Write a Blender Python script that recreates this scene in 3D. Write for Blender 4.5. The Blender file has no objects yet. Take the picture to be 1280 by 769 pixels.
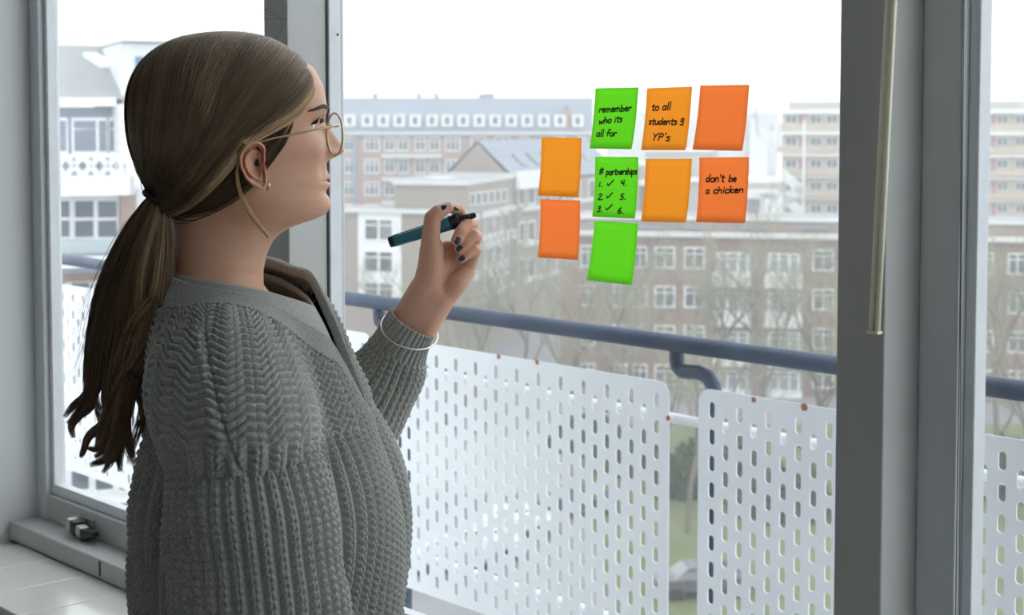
import bpy, bmesh, math, random
import numpy as np
from mathutils import Vector, Matrix
random.seed(7); rng = np.random.default_rng(7)
SC = bpy.context.scene
COL = SC.collection
PI = math.pi

# ------------------------------------------------------------------ camera
F = 2000.0                      # focal length in pixels of the 1280x769 photograph
PITCH = math.radians(3.43)
EYE = 1.57
VIEW = Vector((-0.745, 0.667, 0)).normalized()
RIGHT = Vector((VIEW.y, -VIEW.x, 0))
AX = Vector((VIEW.x*math.cos(PITCH), VIEW.y*math.cos(PITCH), -math.sin(PITCH)))
UP = RIGHT.cross(AX)
cd = bpy.data.cameras.new('camera'); cam = bpy.data.objects.new('camera', cd); COL.objects.link(cam)
cam.matrix_world = Matrix.Translation((0, 0, EYE)) @ Matrix((RIGHT, UP, -AX)).transposed().to_4x4()
cd.sensor_width = 36; cd.lens = 36*F/1280; cd.shift_y = -109.5/1280
cd.clip_start = 0.05; cd.clip_end = 2000
cd.dof.use_dof = True; cd.dof.focus_distance = 1.95; cd.dof.aperture_fstop = 11
SC.camera = cam

# ------------------------------------------------------------------ overcast sky, exposure
w = bpy.data.worlds.new('overcast_sky'); SC.world = w; w.use_nodes = True
nt = w.node_tree; bg = nt.nodes['Background']
bg.inputs[0].default_value = (0.93, 0.965, 1.0, 1); bg.inputs[1].default_value = 1.55
SC.view_settings.view_transform = 'Standard'; SC.view_settings.look = 'None'
SC.view_settings.gamma = 1; SC.view_settings.use_curve_mapping = False
SC.view_settings.exposure = 0.62

# ------------------------------------------------------------------ helpers
def ray(px, py):
    return AX + RIGHT*((px-640)/F) + UP*((275-py)/F)
def at(px, py, D):              # point at horizontal distance D in front of the camera
    r = ray(px, py); t = D/(r.x*VIEW.x + r.y*VIEW.y)
    return Vector((0, 0, EYE)) + r*t
def onY(px, py, Y):
    r = ray(px, py); return Vector((0, 0, EYE)) + r*(Y/r.y)
def onZ(px, py, Z):
    r = ray(px, py); return Vector((0, 0, EYE)) + r*((Z-EYE)/r.z)
def A(v): return np.array(v, dtype=float)

def mat(name, col, rough=0.6, metal=0.0, spec=0.5, bump=None, var=None, coat=0.0):
    m = bpy.data.materials.new(name); m.use_nodes = True
    n = m.node_tree; p = n.nodes['Principled BSDF']
    p.inputs['Base Color'].default_value = (*col, 1); p.inputs['Roughness'].default_value = rough
    p.inputs['Metallic'].default_value = metal; p.inputs['Specular IOR Level'].default_value = spec
    p.inputs['Coat Weight'].default_value = coat
    tc = n.nodes.new('ShaderNodeTexCoord')
    if var:                      # (scale, amount[, second colour])
        t = n.nodes.new('ShaderNodeTexNoise'); t.inputs['Scale'].default_value = var[0]; t.inputs['Detail'].default_value = 4
        n.links.new(tc.outputs['Object'], t.inputs['Vector'])
        mx = n.nodes.new('ShaderNodeMix'); mx.data_type = 'RGBA'
        c2 = var[2] if len(var) > 2 else tuple(c*(1-var[1]) for c in col)
        r = n.nodes.new('ShaderNodeMapRange'); r.inputs['From Min'].default_value = 0.35; r.inputs['From Max'].default_value = 0.65
        n.links.new(t.outputs['Fac'], r.inputs['Value']); n.links.new(r.outputs[0], mx.inputs['Factor'])
        mx.inputs[6].default_value = (*col, 1); mx.inputs[7].default_value = (*c2, 1)
        n.links.new(mx.outputs[2], p.inputs['Base Color'])
    if bump:
        t = n.nodes.new('ShaderNodeTexNoise'); t.inputs['Scale'].default_value = bump[0]; t.inputs['Detail'].default_value = 3
        n.links.new(tc.outputs['Object'], t.inputs['Vector'])
        b = n.nodes.new('ShaderNodeBump'); b.inputs['Strength'].default_value = bump[1]; b.inputs['Distance'].default_value = bump[2] if len(bump) > 2 else 0.001
        n.links.new(t.outputs['Fac'], b.inputs['Height']); n.links.new(b.outputs[0], p.inputs['Normal'])
    return m

def put(name, me, m=None, parent=None, kind=None, smooth=False):
    if m is not None and not me.materials: me.materials.append(m)
    o = bpy.data.objects.new(name, me); COL.objects.link(o)
    if parent:
        o.parent = parent
    if kind: o['kind'] = kind
    if smooth: me.polygons.foreach_set('use_smooth', [True]*len(me.polygons))
    return o

class MB:
    """collects boxes, tubes and polygons into one mesh"""
    def __init__(s, org=(0, 0, 0)): s.v = []; s.f = []; s.o = Vector(org)
    def add(s, vs, fs):
        n = len(s.v); s.v += [tuple(Vector(v)-s.o) for v in vs]; s.f += [tuple(i+n for i in f) for f in fs]; return s
    def box(s, x0, x1, y0, y1, z0, z1, M=None):
        vs = [Vector((x, y, z)) for x in (x0, x1) for y in (y0, y1) for z in (z0, z1)]
        if M: vs = [M @ v for v in vs]
        return s.add(vs, [(0, 1, 3, 2), (4, 6, 7, 5), (0, 4, 5, 1), (2, 3, 7, 6), (0, 2, 6, 4), (1, 5, 7, 3)])
    def tube(s, pts, rad, n=12, cap=True, flat=1.0, ref=None):
        pts = [Vector(p) for p in pts]; k = len(pts)
        if not hasattr(rad, '__len__'): rad = [rad]*k
        vs = []; fs = []; nrm = None
        for i, p in enumerate(pts):
            t = (pts[min(i+1, k-1)]-pts[max(i-1, 0)]).normalized()
            if nrm is None:
                a = Vector(ref) if ref else (Vector((0, 0, 1)) if abs(t.z) < .9 else Vector((1, 0, 0)))
                nrm = (a - t*a.dot(t)).normalized()
            else:
                nrm = (nrm - t*nrm.dot(t)).normalized()
            b = t.cross(nrm)
            for j in range(n):
                a = 2*PI*j/n; vs.append(p + nrm*(math.cos(a)*rad[i]) + b*(math.sin(a)*rad[i]*flat))
        for i in range(k-1):
            for j in range(n):
                fs.append((i*n+j, i*n+(j+1) % n, (i+1)*n+(j+1) % n, (i+1)*n+j))
        if cap: fs += [tuple(range(n-1, -1, -1)), tuple(range((k-1)*n, k*n))]
        return s.add(vs, fs)
    def mesh(s, name):
        me = bpy.data.meshes.new(name); me.from_pydata(s.v, [], s.f); me.update(); return me
    def build(s, name, m, parent=None, kind=None, smooth=False, bevel=0, auto=None):
        me = s.mesh(name); o = put(name, me, m, parent, kind, smooth)
        o.location = s.o if parent is None else s.o - world_loc(parent)
        if bevel:
            b = o.modifiers.new('bevel', 'BEVEL'); b.width = bevel; b.segments = 2; b.limit_method = 'ANGLE'
        if auto: 
            me.polygons.foreach_set('use_smooth', [True]*len(me.polygons)); me.set_sharp_from_angle(angle=math.radians(auto))
        return o
def world_loc(o):
    v = Vector(o.location)
    while o.parent: o = o.parent; v += Vector(o.location)
    return v

def thing(name, loc, label=None, cat=None, group=None, kind=None):
    o = bpy.data.objects.new(name, None); COL.objects.link(o); o.location = loc; o.empty_display_size = .1
    tag(o, label, cat, group, kind); return o
def tag(o, label=None, cat=None, group=None, kind=None):
    if label: o['label'] = label
    if cat: o['category'] = cat
    if group: o['group'] = group
    if kind: o['kind'] = kind
    return o

def grid_mesh(name, P, closed_u=False, cap=False, cols=None, flip=False):
    """P[rows, cols, 3] -> mesh, vectorised"""
    nv, nu, _ = P.shape
    me = bpy.data.meshes.new(name)
    me.vertices.add(nv*nu); me.vertices.foreach_set('co', P.reshape(-1).astype(np.float32))
    idx = np.arange(nv*nu).reshape(nv, nu)
    if closed_u: idx = np.concatenate([idx, idx[:, :1]], 1)
    a = idx[:-1, :-1]; b = idx[:-1, 1:]; c = idx[1:, 1:]; d = idx[1:, :-1]
    q = np.stack([a, b, c, d] if not flip else [a, d, c, b], -1).reshape(-1)
    nf = len(q)//4
    me.loops.add(nf*4); me.loops.foreach_set('vertex_index', q.astype(np.int32))
    me.polygons.add(nf); me.polygons.foreach_set('loop_start', (np.arange(nf)*4).astype(np.int32))
    me.polygons.foreach_set('use_smooth', np.ones(nf, dtype=bool))
    me.update(calc_edges=True)
    if cols is not None:
        at_ = me.color_attributes.new('tint', 'FLOAT_COLOR', 'POINT')
        at_.data.foreach_set('color', cols.reshape(-1).astype(np.float32))
    me.validate(); return me

def strands_mesh(name, S, R, tone, ns=3):
    """S[n,m,3] strand points, R[n,m] radii, tone[n] 0..1 -> one mesh of thin tapered tubes"""
    n, m, _ = S.shape
    T = np.gradient(S, axis=1); T /= np.linalg.norm(T, axis=2, keepdims=True)+1e-9
    ref = np.array([0.3, 0.25, 0.92]); N1 = np.cross(T, ref); N1 /= np.linalg.norm(N1, axis=2, keepdims=True)+1e-9
    N2 = np.cross(T, N1)
    ang = np.arange(ns)*2*PI/ns
    V = S[:, :, None, :] + R[:, :, None, None]*(N1[:, :, None, :]*np.cos(ang)[None, None, :, None] + N2[:, :, None, :]*np.sin(ang)[None, None, :, None])
    me = bpy.data.meshes.new(name); me.vertices.add(n*m*ns); me.vertices.foreach_set('co', V.reshape(-1).astype(np.float32))
    idx = np.arange(n*m*ns).reshape(n, m, ns); nx = np.roll(idx, -1, 2)
    q = np.stack([idx[:, :-1], nx[:, :-1], nx[:, 1:], idx[:, 1:]], -1).reshape(-1); nf = len(q)//4
    me.loops.add(nf*4); me.loops.foreach_set('vertex_index', q.astype(np.int32))
    me.polygons.add(nf); me.polygons.foreach_set('loop_start', (np.arange(nf)*4).astype(np.int32))
    me.polygons.foreach_set('use_smooth', np.ones(nf, dtype=bool)); me.update(calc_edges=True)
    c = np.zeros((n, m, ns, 4)); c[..., 0] = c[..., 1] = c[..., 2] = tone[:, None, None]; c[..., 3] = 1
    a = me.color_attributes.new('tint', 'FLOAT_COLOR', 'POINT'); a.data.foreach_set('color', c.reshape(-1).astype(np.float32))
    return me

def spline(pts, n):
    """Catmull-Rom through pts (k,d) resampled to n points"""
    P = np.array([list(p) for p in pts], dtype=float); k = len(P)
    Q = np.vstack([2*P[0]-P[1], P, 2*P[-1]-P[-2]])
    u = np.linspace(0, k-1-1e-9, n); i = u.astype(int); t = (u-i)[:, None]
    p0, p1, p2, p3 = Q[i], Q[i+1], Q[i+2], Q[i+3]
    return .5*((2*p1)+(-p0+p2)*t+(2*p0-5*p1+4*p2-p3)*t*t+(-p0+3*p1-3*p2+p3)*t**3)
# ------------------------------------------------------------------ room shell
GY = 1.42            # glass plane
SY = 1.385           # sash front
PY = 1.326           # post / sill front
XL = -2.955          # left side wall
ZS = EYE - 0.774     # top of the sill board
M_wall = mat('painted_plaster', (0.70, 0.71, 0.71), .7, bump=(60, .15))
M_frame = mat('grey_window_paint', (0.52, 0.525, 0.515), .45, bump=(35, .12), var=(9, .07))
M_sash = mat('pale_window_paint', (0.66, 0.69, 0.71), .42, bump=(40, .1), var=(7, .06))
M_bead = mat('white_glazing_bead', (0.80, 0.83, 0.86), .4, var=(30, .05))
M_floor = mat('grey_linoleum', (0.22, 0.215, 0.205), .45, var=(3, .1))
M_ceil = mat('ceiling_paint', (0.72, 0.72, 0.71), .8)
M_tile = mat('cream_glazed_tile', (0.78, 0.76, 0.71), .16, coat=.3)
M_grout = mat('tile_grout', (0.60, 0.58, 0.53), .8)
M_dark = mat('dark_rubber_seal', (0.05, 0.05, 0.055), .6)
M_rust = mat('rust_spot', (0.36, 0.13, 0.05), .9)

XR = 3.2; YB = -3.6; H = 2.75
MB().box(XL-.12, XR+.12, YB-.12, GY+.1, -.12, 0).build('floor', M_floor, kind='structure')
MB().box(XL-.12, XR+.12, YB-.12, GY+.1, H, H+.12).build('ceiling', M_ceil, kind='structure')
MB().box(XL-.12, XL, YB, GY+.008, 0, H).build('wall_left', M_wall, kind='structure')
b = MB(); b.box(XR, XR+.12, YB, GY+.1, 0, H); b.build('wall_right', M_wall, kind='structure')
# back wall with an unseen opening added to let sky light in as fill
b = MB(); b.box(XL-.12, XR+.12, YB-.12, YB, 0, .85).box(XL-.12, XR+.12, YB-.12, YB, 2.45, H)
for x, e in ((XL-.12, 1.5), (2.4, XR+.12)): b.box(x, e, YB-.12, YB, .85, 2.45)
b.build('wall_back', M_wall, kind='structure')
# window wall: parapet below, lintel above
MB().box(XL-.12, XR+.12, PY+.02, GY+.1, 0, ZS-.04).build('wall_front', M_wall, kind='structure')
MB().box(XL-.12, XR+.12, PY, GY+.1, 2.52, H).build('trim_1', M_frame, kind='structure')
# sill board (lower transom)
MB().box(XL, XR, PY, GY+.02, ZS-.037, ZS).build('trim_2', M_frame, kind='structure', bevel=.003)
# stains on the sill front
MB().box(-2.585, -2.578, PY-.0008, PY+.001, ZS-.03, ZS-.003).build('trim_6', M_dark, kind='structure')

# tiled ledge under the sill
led = thing('trim_7', (XL, PY, ZS-.037), kind='structure')
MB((XL, PY, ZS-.037)).box(XL, XR, PY-.2, PY, ZS-.10, ZS-.042).build('tile_bed', M_grout, led)
tm = MB((0, 0, 0)).box(0, .1445, -.2, 0, -.012, 0).mesh('tile'); tm.materials.append(M_tile)
x = -2.77-.146*1; i = 0
while x < 1.6:
    o = put('tile', tm, None, led); o.location = (x-XL, 0, random.uniform(-.0004, .0004))
    bv = o.modifiers.new('bevel', 'BEVEL'); bv.width = .002; bv.segments = 2
    x += .146

# posts between the windows
POSTS = [(-2.037, -1.975), (-.986, -.928), (0.12, .18), (1.2, 1.26)]
for k, (a, c) in enumerate(POSTS):
    MB().box(a, c, PY, GY+.008, ZS, 2.52).build('trim_%d' % (8+k), M_frame, kind='structure', bevel=.002)

def glass_mat():
    m = bpy.data.materials.new('window_glass'); m.use_nodes = True; n = m.node_tree; n.nodes.clear()
    out = n.nodes.new('ShaderNodeOutputMaterial'); tr = n.nodes.new('ShaderNodeBsdfTransparent'); tr.inputs[0].default_value = (.965, .985, .985, 1)
    gl = n.nodes.new('ShaderNodeBsdfGlossy'); gl.inputs['Roughness'].default_value = .02
    lw = n.nodes.new('ShaderNodeLayerWeight'); pw = n.nodes.new('ShaderNodeMath'); pw.operation = 'POWER'; pw.inputs[1].default_value = 4
    n.links.new(lw.outputs['Facing'], pw.inputs[0]); fr = n.nodes.new('ShaderNodeMapRange'); fr.inputs['To Min'].default_value = .02; fr.inputs['To Max'].default_value = .5; n.links.new(pw.outputs[0], fr.inputs['Value'])
    m1 = n.nodes.new('ShaderNodeMixShader'); n.links.new(fr.outputs[0], m1.inputs[0]); n.links.new(tr.outputs[0], m1.inputs[1]); n.links.new(gl.outputs[0], m1.inputs[2])
    tl = n.nodes.new('ShaderNodeBsdfTranslucent'); tl.inputs[0].default_value = (.92, .95, 1, 1)
    # dusty film added to veil the view like haze: faint overall, with smears
    tc = n.nodes.new('ShaderNodeTexCoord'); no = n.nodes.new('ShaderNodeTexNoise'); no.inputs['Scale'].default_value = 4; no.inputs['Detail'].default_value = 6
    n.links.new(tc.outputs['Object'], no.inputs['Vector'])
    r = n.nodes.new('ShaderNodeMapRange'); r.inputs['From Min'].default_value = .3; r.inputs['From Max'].default_value = .75; r.inputs['To Min'].default_value = .004; r.inputs['To Max'].default_value = .016
    n.links.new(no.outputs['Fac'], r.inputs['Value'])
    m2 = n.nodes.new('ShaderNodeMixShader'); n.links.new(r.outputs[0], m2.inputs[0]); n.links.new(m1.outputs[0], m2.inputs[1]); n.links.new(tl.outputs[0], m2.inputs[2])
    n.links.new(m2.outputs[0], out.inputs[0]); return m
M_glass = glass_mat()
ZT = 2.5
def window(name, x0, x1, sash, handle=False):
    """x0,x1: clear space between posts; sash widths (left, right, bottom)"""
    w_ = thing(name, (x0, SY, ZS), kind='structure'); o = (x0, SY, ZS)
    l, r, bt = sash
    if l: MB(o).box(x0, x0+l, SY, GY+.008, ZS, ZT).build('side_stile', M_sash, w_, bevel=.002)
    if r: MB(o).box(x1-r, x1, SY, GY+.008, ZS, ZT).build('side_stile', M_sash, w_, bevel=.002)
    MB(o).box(x0+l, x1-r, SY, GY+.008, ZS, ZS+bt).build('bottom_rail', M_sash if not sash[2] > .04 else M_frame, w_, bevel=.002)
    bw = .012 if l else .005
    a, c, z0 = x0+l, x1-r, ZS+bt
    MB(o).box(a, a+bw, SY+.012, GY-.002, z0, ZT).build('glazing_bead', M_bead, w_, bevel=.0015)
    MB(o).box(c-bw, c, SY+.012, GY-.002, z0, ZT).build('glazing_bead', M_bead, w_, bevel=.0015)
    MB(o).box(a+bw, c-bw, SY+.012, GY-.002, z0, z0+.02).build('glazing_bead', M_bead, w_, bevel=.0015)
    MB(o).box(a, c, GY, GY+.005, z0, ZT).build('glass_pane', M_glass, w_)
    return w_
W1 = window('window_1', XL, -2.037, (.04, .04, .05))
W2 = window('window_2', -1.975, -.986, (.0, .02, .05))
# thin dark seam down the post beside the main pane, and rust spots on its jamb
MB((-1.975, SY, ZS)).box(-1.9752, -1.9735, PY+.0685, PY+.0705, ZS, ZT).build('seal', M_dark, W2)
for px, py in ((424.5, 43.5), (425, 434)):
    p = onY(px, py, 1.412); q = MB((-1.975, SY, ZS)); x_ = -1.9625
    q.tube([(x_-.001, 1.408, p.z), (x_+.0006, 1.408, p.z)], .0022, 7).build('rust_spot', M_rust, W2)
W3 = window('window_3', -.928, .12, (.046, .04, .05))
W4 = window('window_4', .18, 1.2, (.04, .04, .05))
W5 = window('window_5', 1.26, XR, (.04, .04, .05))

# window fastener on the left sash
la = at(95, 668, 2.83); zb = ZS
M_steel = mat('brushed_steel', (.55, .53, .50), .35, .9); M_blk = mat('black_metal', (.03, .032, .036), .4, .3)
fx = onY(97, 668, SY-.02).x
o = (XL, SY, ZS)
MB(o).box(fx-.035, fx+.03, SY-.004, SY+.001, ZS+.006, ZS+.036).build('latch_plate', M_steel, W1, bevel=.001)
Mr = Matrix.Translation((fx, SY-.018, ZS+.018)) @ Matrix.Rotation(math.radians(8), 4, 'Y')
lt = MB(o).box(-.032, -.012, -.011, .011, -.010, .012, Mr).box(.004, .024, -.010, .010, -.010, .010, Mr).box(-.006, .006, .008, .018, -.01, .01, Mr).build('latch', M_steel, W1, bevel=.0025)
MB(o).box(-.013, .005, -.0125, .0125, -.012, .0145, Mr).build('latch_collar', M_blk, lt, bevel=.002) if False else MB(o).box(-.013, .005, -.0125, .0125, -.012, .0145, Mr).build('latch_collar', M_blk, W1, bevel=.002)
Mr2 = Mr @ Matrix.Translation((.024, 0, -.002)) @ Matrix.Rotation(math.radians(-14), 4, 'Y')
MB(o).add([Mr2 @ Vector(v) for v in ((0, -.011, -.011), (0, .011, -.011), (0, .010, .010), (0, -.010, .010), (.045, -.007, -.002), (.045, .007, -.002), (.048, .006, .008), (.048, -.006, .008))],
   [(0, 3, 2, 1), (4, 5, 6, 7), (0, 1, 5, 4), (1, 2, 6, 5), (2, 3, 7, 6), (3, 0, 4, 7)]).build('latch_lever', M_blk, W1, bevel=.002)

# blind wand (pale plastic) and draw cords by the right post
M_wand = mat('pale_yellow_plastic', (.97, .94, .72), .35); M_wand.node_tree.nodes['Principled BSDF'].inputs['Transmission Weight'].default_value = 0
p0, p1 = onY(1117, -60, 1.30), onY(1093, 416, 1.30)
wd = thing('blind_wand', p1, 'pale yellow plastic blind wand hanging in front of the dark right window post', 'blind wand')
for s in (-.0032, .0032):
    MB(p1).tube([p0+Vector((s, 0, 0)), p1+Vector((s, 0, 0))], .0031, 8).build('rod', M_wand, wd, smooth=True)
MB(p1).box(p1.x-.0066, p1.x+.0066, p1.y-.004, p1.y+.004, p1.z-.001, p1.z+.002).build('end_cap', M_wand, wd)
M_cord = mat('grey_blind_cord', (.22, .22, .22), .8)
for k, (a, c, l_) in enumerate((((1203.5, -60), (1194, 800), 'thin grey blind cord nearer the post on the right window frame'), ((1206, -60), (1199, 800), 'thin grey blind cord nearer the glass on the right window frame'))):
    P0, P1 = onY(a[0], a[1], SY-.004), onY(c[0], c[1], SY-.004)
    m1 = (P0+P1)/2 + Vector((.0012*(1-2*k), 0, 0))
    o_ = MB(world_loc(W3)).tube([P0, m1, P1], .0006, 5).build('draw_cord', M_cord, W3, smooth=True)
# ------------------------------------------------------------------ balcony railing
RY = 2.47
M_rail = mat('blue_grey_rail_paint', (.024, .039, .076), .40, spec=.4, var=(6, .15, (.045, .07, .125)))
M_panel = mat('white_powder_coated_metal', (.76, .775, .81), .45, var=(5, .05))
M_tube = mat('white_tube_paint', (.85, .86, .88), .4)
M_conc = mat('balcony_concrete', (.36, .36, .36), .85, var=(8, .2))
zr = onY(700, 409.5, RY).z
rl = thing('balcony_railing', (-2.2, RY, 0), 'balcony railing of blue grey tube and white perforated metal panels outside the windows', 'railing')
MB((-2.2, RY, 0)).tube([(-12, RY, zr), (2.6, RY, zr)], .0185, 20).build('handrail', M_rail, rl, smooth=True)
zt = onY(545, 431, RY-.02).z; zbm = onY(491, 728, RY-.02).z
PW, PH = .95, zt-zbm
px_pitch, pz_pitch = .0366, .0548
def panel_mesh():
    bm = bmesh.new(); loops = []
    r = .03; out = []
    for cx, cz, a0 in ((PW-r, PH-r, 0), (r, PH-r, 90), (r, r, 180), (PW-r, r, 270)):
        for k in range(6): a = math.radians(a0+k*18); out.append((cx+r*math.cos(a), cz+r*math.sin(a)))
    loops.append(out)
    m0 = (PW-24*px_pitch)/2; hw, hh = .0062, .0165
    for i in range(25):
        off = .042 if i % 2 == 0 else .042+pz_pitch/2
        j = 0
        while True:
            zc = PH-off-j*pz_pitch; j += 1
            if zc-hh < .018: break
            xc = m0+i*px_pitch; h = []
            for k in range(6): a = math.radians(k*36); h.append((xc+hw*1.25*math.cos(a), zc+hh-hw+hw*math.sin(a)))
            for k in range(6): a = math.radians(180+k*36); h.append((xc+hw*1.25*math.cos(a), zc-hh+hw+hw*math.sin(a)))
            loops.append(h)
    es = []
    for L in loops:
        vs = [bm.verts.new((x, 0, z)) for x, z in L]
        es += [bm.edges.new((vs[k], vs[(k+1) % len(vs)])) for k in range(len(vs))]
    bmesh.ops.triangle_fill(bm, edges=es, use_beauty=True, normal=(0, -1, 0))
    me = bpy.data.meshes.new('perforated_panel'); bm.to_mesh(me); bm.free(); me.materials.append(M_panel); return me
pm = panel_mesh()
XP0 = onY(836, 600, RY-.02).x - PW
PITCHX = onY(873, 600, RY-.02).x - XP0
for k in range(-7, 4):
    o = put('perforated_panel', pm, None, rl); o.location = (XP0+k*PITCHX+2.2, -.02, zbm)
    s = o.modifiers.new('thickness', 'SOLIDIFY'); s.thickness = .003; s.offset = 0
# white cross tubes behind the panels, rusty brackets
for zz in (onY(851, 525, RY+.0).z, onY(520, 695, RY).z):
    MB((-2.2, RY, 0)).tube([(-12, RY+.004, zz), (2.6, RY+.004, zz)], .011, 12).build('cross_tube', M_tube, rl, smooth=True)
ztub = onY(851, 525, RY).z
# cranked posts
xp_mesh = MB()
R_ = .02
zz0 = zr-.006; dz = onY(840, 455, RY).z
pts = [(0, 0, zz0), (0, 0, dz+.01), (.004, 0, dz-.006), (.016, 0, dz-.014), (.035, 0, dz-.013), (.065, 0, dz-.011), (.088, 0, dz-.018), (.102, 0, dz-.036), (.106, .0, dz-.06), (.106, 0, .0), ]
xp_mesh.tube(pts, .0165, 14)
pme = xp_mesh.mesh('post'); pme.materials.append(M_rail); pme.polygons.foreach_set('use_smooth', [True]*len(pme.polygons))
XPOST = onY(841, 455, RY).x
for k in range(-7, 4):
    o = put('post', pme, None, rl); o.location = (XPOST+k*PITCHX+2.2, .012, 0)
# rust spots on the panel edges
for px, py in ((623, 446), (671, 453), (942, 500), (1005, 509), (835, 523)):
    p = onY(px, py, RY-.0225); q = MB((-2.2, RY, 0)); q.tube([p, p+Vector((0, .0012, 0))], .006 if py != 509 else .008, 7); q.build('rust_spot', M_rust, rl)
for k in range(-6, 2):
    for f_ in (.25, .5, .78):
        x = XP0+k*PITCHX+PW*f_; q = MB((-2.2, RY, 0)); q.tube([(x, RY+.003, ztub-.008), (x+.008, RY+.001, ztub-.010)], .0045, 6); q.build('rusty_bolt', M_rust, rl)
MB().box(-12, 2.6, GY+.12, RY+.1, -.22, -.02).build('balcony_slab', M_conc, kind='structure')
GZ = -18.2
MB().box(-12, 3.32, GY+.12, GY+.2, GZ, -.03).build('wall_facade', M_conc, kind='structure')

# ------------------------------------------------------------------ ground
def far_mat(name, col, col2=None, rough=.9, sc=.3): return mat(name, col, rough, var=(sc, .12) if col2 is None else (sc, 0, col2))
M_asph = far_mat('asphalt', (.25, .25, .26)); M_grass = far_mat('winter_grass', (.10, .13, .045), (.16, .17, .08), sc=.15)
M_pave = far_mat('paving', (.42, .41, .40))
cg = at(640, 155, 160)
V3 = lambda X, D, z=0: RIGHT*X + VIEW*D + Vector((0, 0, z))       # metres right / ahead of the camera
def gbox(name, X0, X1, D0, D1, z0, z1, m, **k):
    q = MB(); vs = [V3(X, D, z) for X in (X0, X1) for D in (D0, D1) for z in (z0, z1)]
    q.add(vs, [(0, 1, 3, 2), (4, 6, 7, 5), (0, 4, 5, 1), (2, 3, 7, 6), (0, 2, 6, 4), (1, 5, 7, 3)]); return q.build(name, m, **k)
gbox('street', -160, 200, 3, 420, GZ-.5, GZ, M_asph, kind='structure')
gbox('lawn', 4.0, 60, 62, 104, GZ, GZ+.12, M_grass, kind='structure')
gbox('pavement', -30, 60, 55, 60, GZ, GZ+.14, M_pave, kind='structure')
gbox('pavement', -30, 3, 84, 100, GZ, GZ+.14, M_pave, kind='structure')

# ------------------------------------------------------------------ far buildings
M_b1 = far_mat('pinkish_brick', (.40, .27, .22)); M_slate = far_mat('blue_slate', (.27, .30, .37))
M_white = mat('white_joinery', (.86, .86, .86), .5); M_pane = mat('dark_window_pane', (.07, .09, .12), .25)
M_b3 = far_mat('grey_brown_brick', (.33, .27, .23)); M_beige = far_mat('beige_render', (.50, .47, .43))
M_b4 = far_mat('dark_red_brick', (.235, .145, .115), (.28, .185, .155)); M_gut = mat('pale_gutter', (.66, .66, .65), .5)
M_roofg = far_mat('grey_felt_roof', (.33, .34, .35)); M_cream = far_mat('cream_gallery_panel', (.60, .49, .36))
M_red = mat('red_door_paint', (.45, .14, .12), .5); M_blue = mat('blue_tower_glass', (.10, .16, .30), .2)
M_palep = mat('pale_green_panel', (.52, .60, .60), .5); M_pwall = mat('pale_white_wall', (.72, .73, .74), .7)

class Facade:
    """a vertical plane of a far building seen between two points of the photo at given distances"""
    def __init__(s, px0, D0, px1, D1, owner=None):
        a, b = at(px0, 300, D0), at(px1, 300, D1); s.a = Vector((a.x, a.y, 0)); d = Vector((b.x-a.x, b.y-a.y, 0)); s.L = d.length
        s.u = d.normalized(); s.n = Vector((s.u.y, -s.u.x, 0))
        if s.n.dot(VIEW) > 0: s.n = -s.n
        s.own = owner
    def uz(s, px, py):
        r = ray(px, py); t = (s.a.dot(s.n))/(r.dot(s.n)); p = r*t; return (p-s.a).dot(s.u), EYE+p.z
    def pt(s, u, n, z): return s.a+s.u*u+s.n*n+Vector((0, 0, z))
    def box(s, name, m, u0, u1, z0, z1, n0, n1, parent=None, **k):
        q = MB(world_loc(parent or s.own)); vs = [s.pt(u, n, z) for u in (u0, u1) for n in (n0, n1) for z in (z0, z1)]
        q.add(vs, [(0, 1, 3, 2), (4, 6, 7, 5), (0, 4, 5, 1), (2, 3, 7, 6), (0, 2, 6, 4), (1, 5, 7, 3)])
        return q.build(name, m, parent or s.own, **k)
    def pbox(s, name, m, x0, y0, x1, y1, n0, n1, parent=None, **k):
        ua, za = s.uz(x0, y0); ub, zb_ = s.uz(x1, y1)
        return s.box(name, m, min(ua, ub), max(ua, ub), min(za, zb_), max(za, zb_), n0, n1, parent, **k)
    def window(s, x, y, wpx, hpx, cols=2, tr=True, m=None, n=.06):
        """white framed window centred on the photo point"""
        u0, z1 = s.uz(x-wpx/2, y-hpx/2); u1, z0 = s.uz(x+wpx/2, y+hpx/2); me, pn = win_mesh(cols, tr)
        M = Matrix((s.u*(u1-u0), -s.n*1.0, Vector((0, 0, z1-z0)))).transposed().to_4x4()
        f = put('window', me, None, s.own); f.matrix_local = Matrix.Translation(s.pt((u0), n, z0)-world_loc(s.own)) @ M
        g = put('pane', pn, None, f); return f
_wm = {}
def win_mesh(cols, tr):
    k = (cols, tr)
    if k in _wm: return _wm[k]
    q = MB(); t = .085
    q.box(0, 1, 0, .1, 0, t).box(0, 1, 0, .1, 1-t, 1).box(0, t, 0, .1, t, 1-t).box(1-t, 1, 0, .1, t, 1-t)
    for c in range(1, cols): x = c/cols; q.box(x-.035, x+.035, .01, .1, t, 1-t)
    if tr: q.box(t, 1-t, .01, .1, .66, .72)
    a = q.mesh('window'); a.materials.append(M_white)
    b_ = MB().box(t, 1-t, .05, .09, t, 1-t).mesh('pane'); b_.materials.append(M_pane)
    _wm[k] = (a, b_); return _wm[k]
def building(name, px, D, label, cat='building', group=None):
    p = at(px, 300, D); return thing(name, (p.x, p.y, GZ), label, cat, group)

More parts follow.
